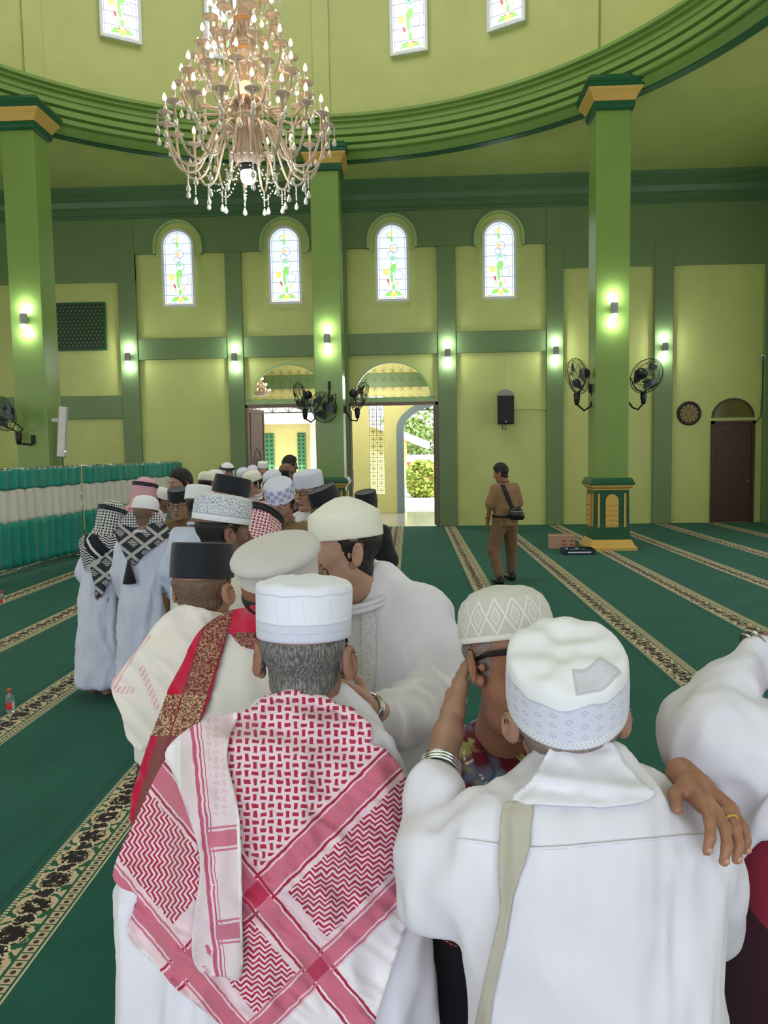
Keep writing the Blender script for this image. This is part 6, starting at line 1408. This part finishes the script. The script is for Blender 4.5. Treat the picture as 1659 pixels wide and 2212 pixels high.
person('man in black peci half hidden behind the lavender checked cap', 592, 1068, 6.6, (-.1, -.95, -.1), (0, -1), KHAKI, 'peci', 'black', S2)
person('laughing man with glasses and tall white cap beside the olive shirt man', 668, 1050, 6.1, (-.55, -.80, -.08), (-.5, -.8), WHITE, 'kufi', 'lav', S3, smile=True, glasses=True, h=.0055, grow=1.02, sc=1.12)
person('man in black peci and glasses leaning left, in front of the laughing man', 705, 1086, 5.35, (-.80, -.42, -.25), (-.8, -.4), OLIVE, 'peci', 'black', S1, glasses=True, lean=12)
person('man in black peci hidden behind the cream peaked cap, right of the middle column', 792, 1088, 6.7, (-.4, -.85, -.1), (-.4, -.9), DARKC, 'peci', 'black', S2)
# far, by the doorway
FARH = dict(h=.009, g=.026, hands=False)
i = person('man in cream cap with pale pink scarf and white shirt, behind the large peci', 546, 1038, 8.6, (-.75, -.6, -.2), (-.7, -.6), WHITE, 'dome', 'cream', S3, **FARH); scarf(i, PINKSC)
person('man in pale lavender cap looking down, behind the lavender checked cap', 590, 1040, 7.7, (-.3, -.9, -.3), (-.3, -.9), DARKC, 'dome', 'lav', S1, **FARH)
person('man in white cap and dark vest standing at the left doorway', 568, 1010, 14.2, (.35, -.9, -.1), (.3, -.9), DARKC, 'kufi', 'white', S3, **FARH)
person('bareheaded man in dark shirt silhouetted in the left doorway', 625, 1008, 11.0, (.75, .5, -.1), (.7, .5), GREYC, None, None, S2, style='full', brim=False, **FARH)
person('bareheaded man in white shirt just in front of the silhouetted man', 618, 1026, 9.4, (.6, .7, -.1), (.6, .7), CREAMC, None, None, S2, style='short', brim=False, **FARH)
i = person('man in white headscarf with black cord far back near the left jamb', 491, 1016, 11.2, (.5, -.8, -.1), (.4, -.9), WHITE, None, None, S1, style=None, **FARH); headscarf(i, WHITE, .2)
person('man in pale lavender cap beside the carved left door leaf, head bowed', 525, 1026, 12.3, (-.4, -.85, -.35), (-.4, -.9), WHITE, 'dome', 'lav', S1, **FARH)
person('man in white cap between the lavender cap and the dark vest man', 546, 1020, 13.0, (-.2, -.9, -.3), (-.2, -.9), WHITE, 'dome', 'lav', S2, **FARH)
person('man in white cap far back left of the white headscarf', 465, 1034, 9.8, (.3, .9, -.1), (.3, .9), WHITE, 'dome', 'white', S1, **FARH)
person('man in cream cap leftmost in the far row by the wall', 446, 1040, 8.8, (.3, .9, -.1), (.3, .9), WHITE, 'dome', 'cream', S1, **FARH)
# ---- the officer
ft = onZ(1093, 1254)
off = person('uniformed man in brown khaki walking away across the carpet by the right doorway', 1084, 1024, 11.05, (-.80, .48, -.28), (-.35, .94), KHAKI, None, None, (160, 110, 84), style='full', h=.007, g=.016, brim=False, shorts=True, nohem=True, robe_name='shirt', folds_amp=.03, hands=True, stride={-1: (.20, -.20), 1: (.13, .06)})
hd, rt, b0 = off['hd'], off['rt'], off['base']; pel = off['pel']; s_ = off['s']
f_ = Field(b0-(.5, .5, 0)+np.array((0, 0, .04)), b0+(.5, .5, 1.05), .014)
for k, sd, fwd in ((-1, .20, -.20), (1, .13, .06)):
    kn = b0+rt*k*sd*s_+hd*(fwd*.3+.04)+np.array((0, 0, .48*s_)); an_ = b0+rt*k*sd*s_+hd*(fwd-.0)+np.array((0, 0, .13)); limb(f_, [pel+rt*k*.08*s_-(0, 0, .02), kn, an_], [.115*s_, .085*s_, .066*s_], .03)
f_.ell(pel, (.17*s_, .14*s_, .12*s_), .05); GV, GF = f_.mesh(); mk('trousers', folds(GV, GF, .014, 9, (1, 1, .6), 3), GF, KHAKI2, off['root'], b0)
for k, sd, fwd in ((-1, .20, -.20), (1, .13, .06)):
    a = b0+rt*k*sd*s_+hd*(fwd-.04)+np.array((0, 0, .05)); f_ = Field(a-.2, a+(.3, .35, .2), .01); f_.cap(a, a+hd*.19-(0, 0, .012), .045, .034, .02); f_.cap(a+(0, 0, .05), a, .045, .045, .02); GV, GF = f_.mesh(); GV[:, 2] = np.maximum(GV[:, 2], .004); mk('shoe', GV, GF, BLACKP, off['root'], b0)
g = M().tube([pel+np.array((0, 0, .06))+(rt*math.cos(q)*.185+hd*math.sin(q)*.145)*s_ for q in np.linspace(0, 2*PI, 29)], .02, 6, False); mk('belt', g.v, g.f, BLACKP, off['root'], b0)
g = M().tube([off['EW'][-1][1]+np.array((0, 0, .03))+np.array((math.cos(q)*.034, math.sin(q)*.034, 0)) for q in np.linspace(0, 2*PI, 17)], .008, 6, False); mk('wrist_watch', g.v, g.f, BLACKP, off['root'], b0)
bg_ = thing('crossbody_bag', tuple(b0), 'black crossbody pouch bag on the back of the uniformed man', 'bag'); to = bvh((off['V'], off['F']))
drape('strap', [(1081, 1047), (1090, 1046), (1100, 1068), (1108, 1090), (1116, 1098), (1106, 1102), (1096, 1084)], to, DARKC, bg_, b0, 4, .014, None, 3, .006, False)
c = at(1115, 1108, 10.86); f_ = Field(c-.3, c+.3, .012); f_.ell(c, (.10, .06, .085), .03); f_.cap(c+(-.05, 0, -.03), c+(.07, 0, -.05), .06, .05, .03); GV, GF = f_.mesh(); mk('pouch', GV, GF, BLACKP, bg_, b0)
g = M().tube([c+(-.09, -.06, .02), c+(.09, -.055, .02)], .006, 5); mk('zip', g.v, g.f, GREYP, bg_, b0)
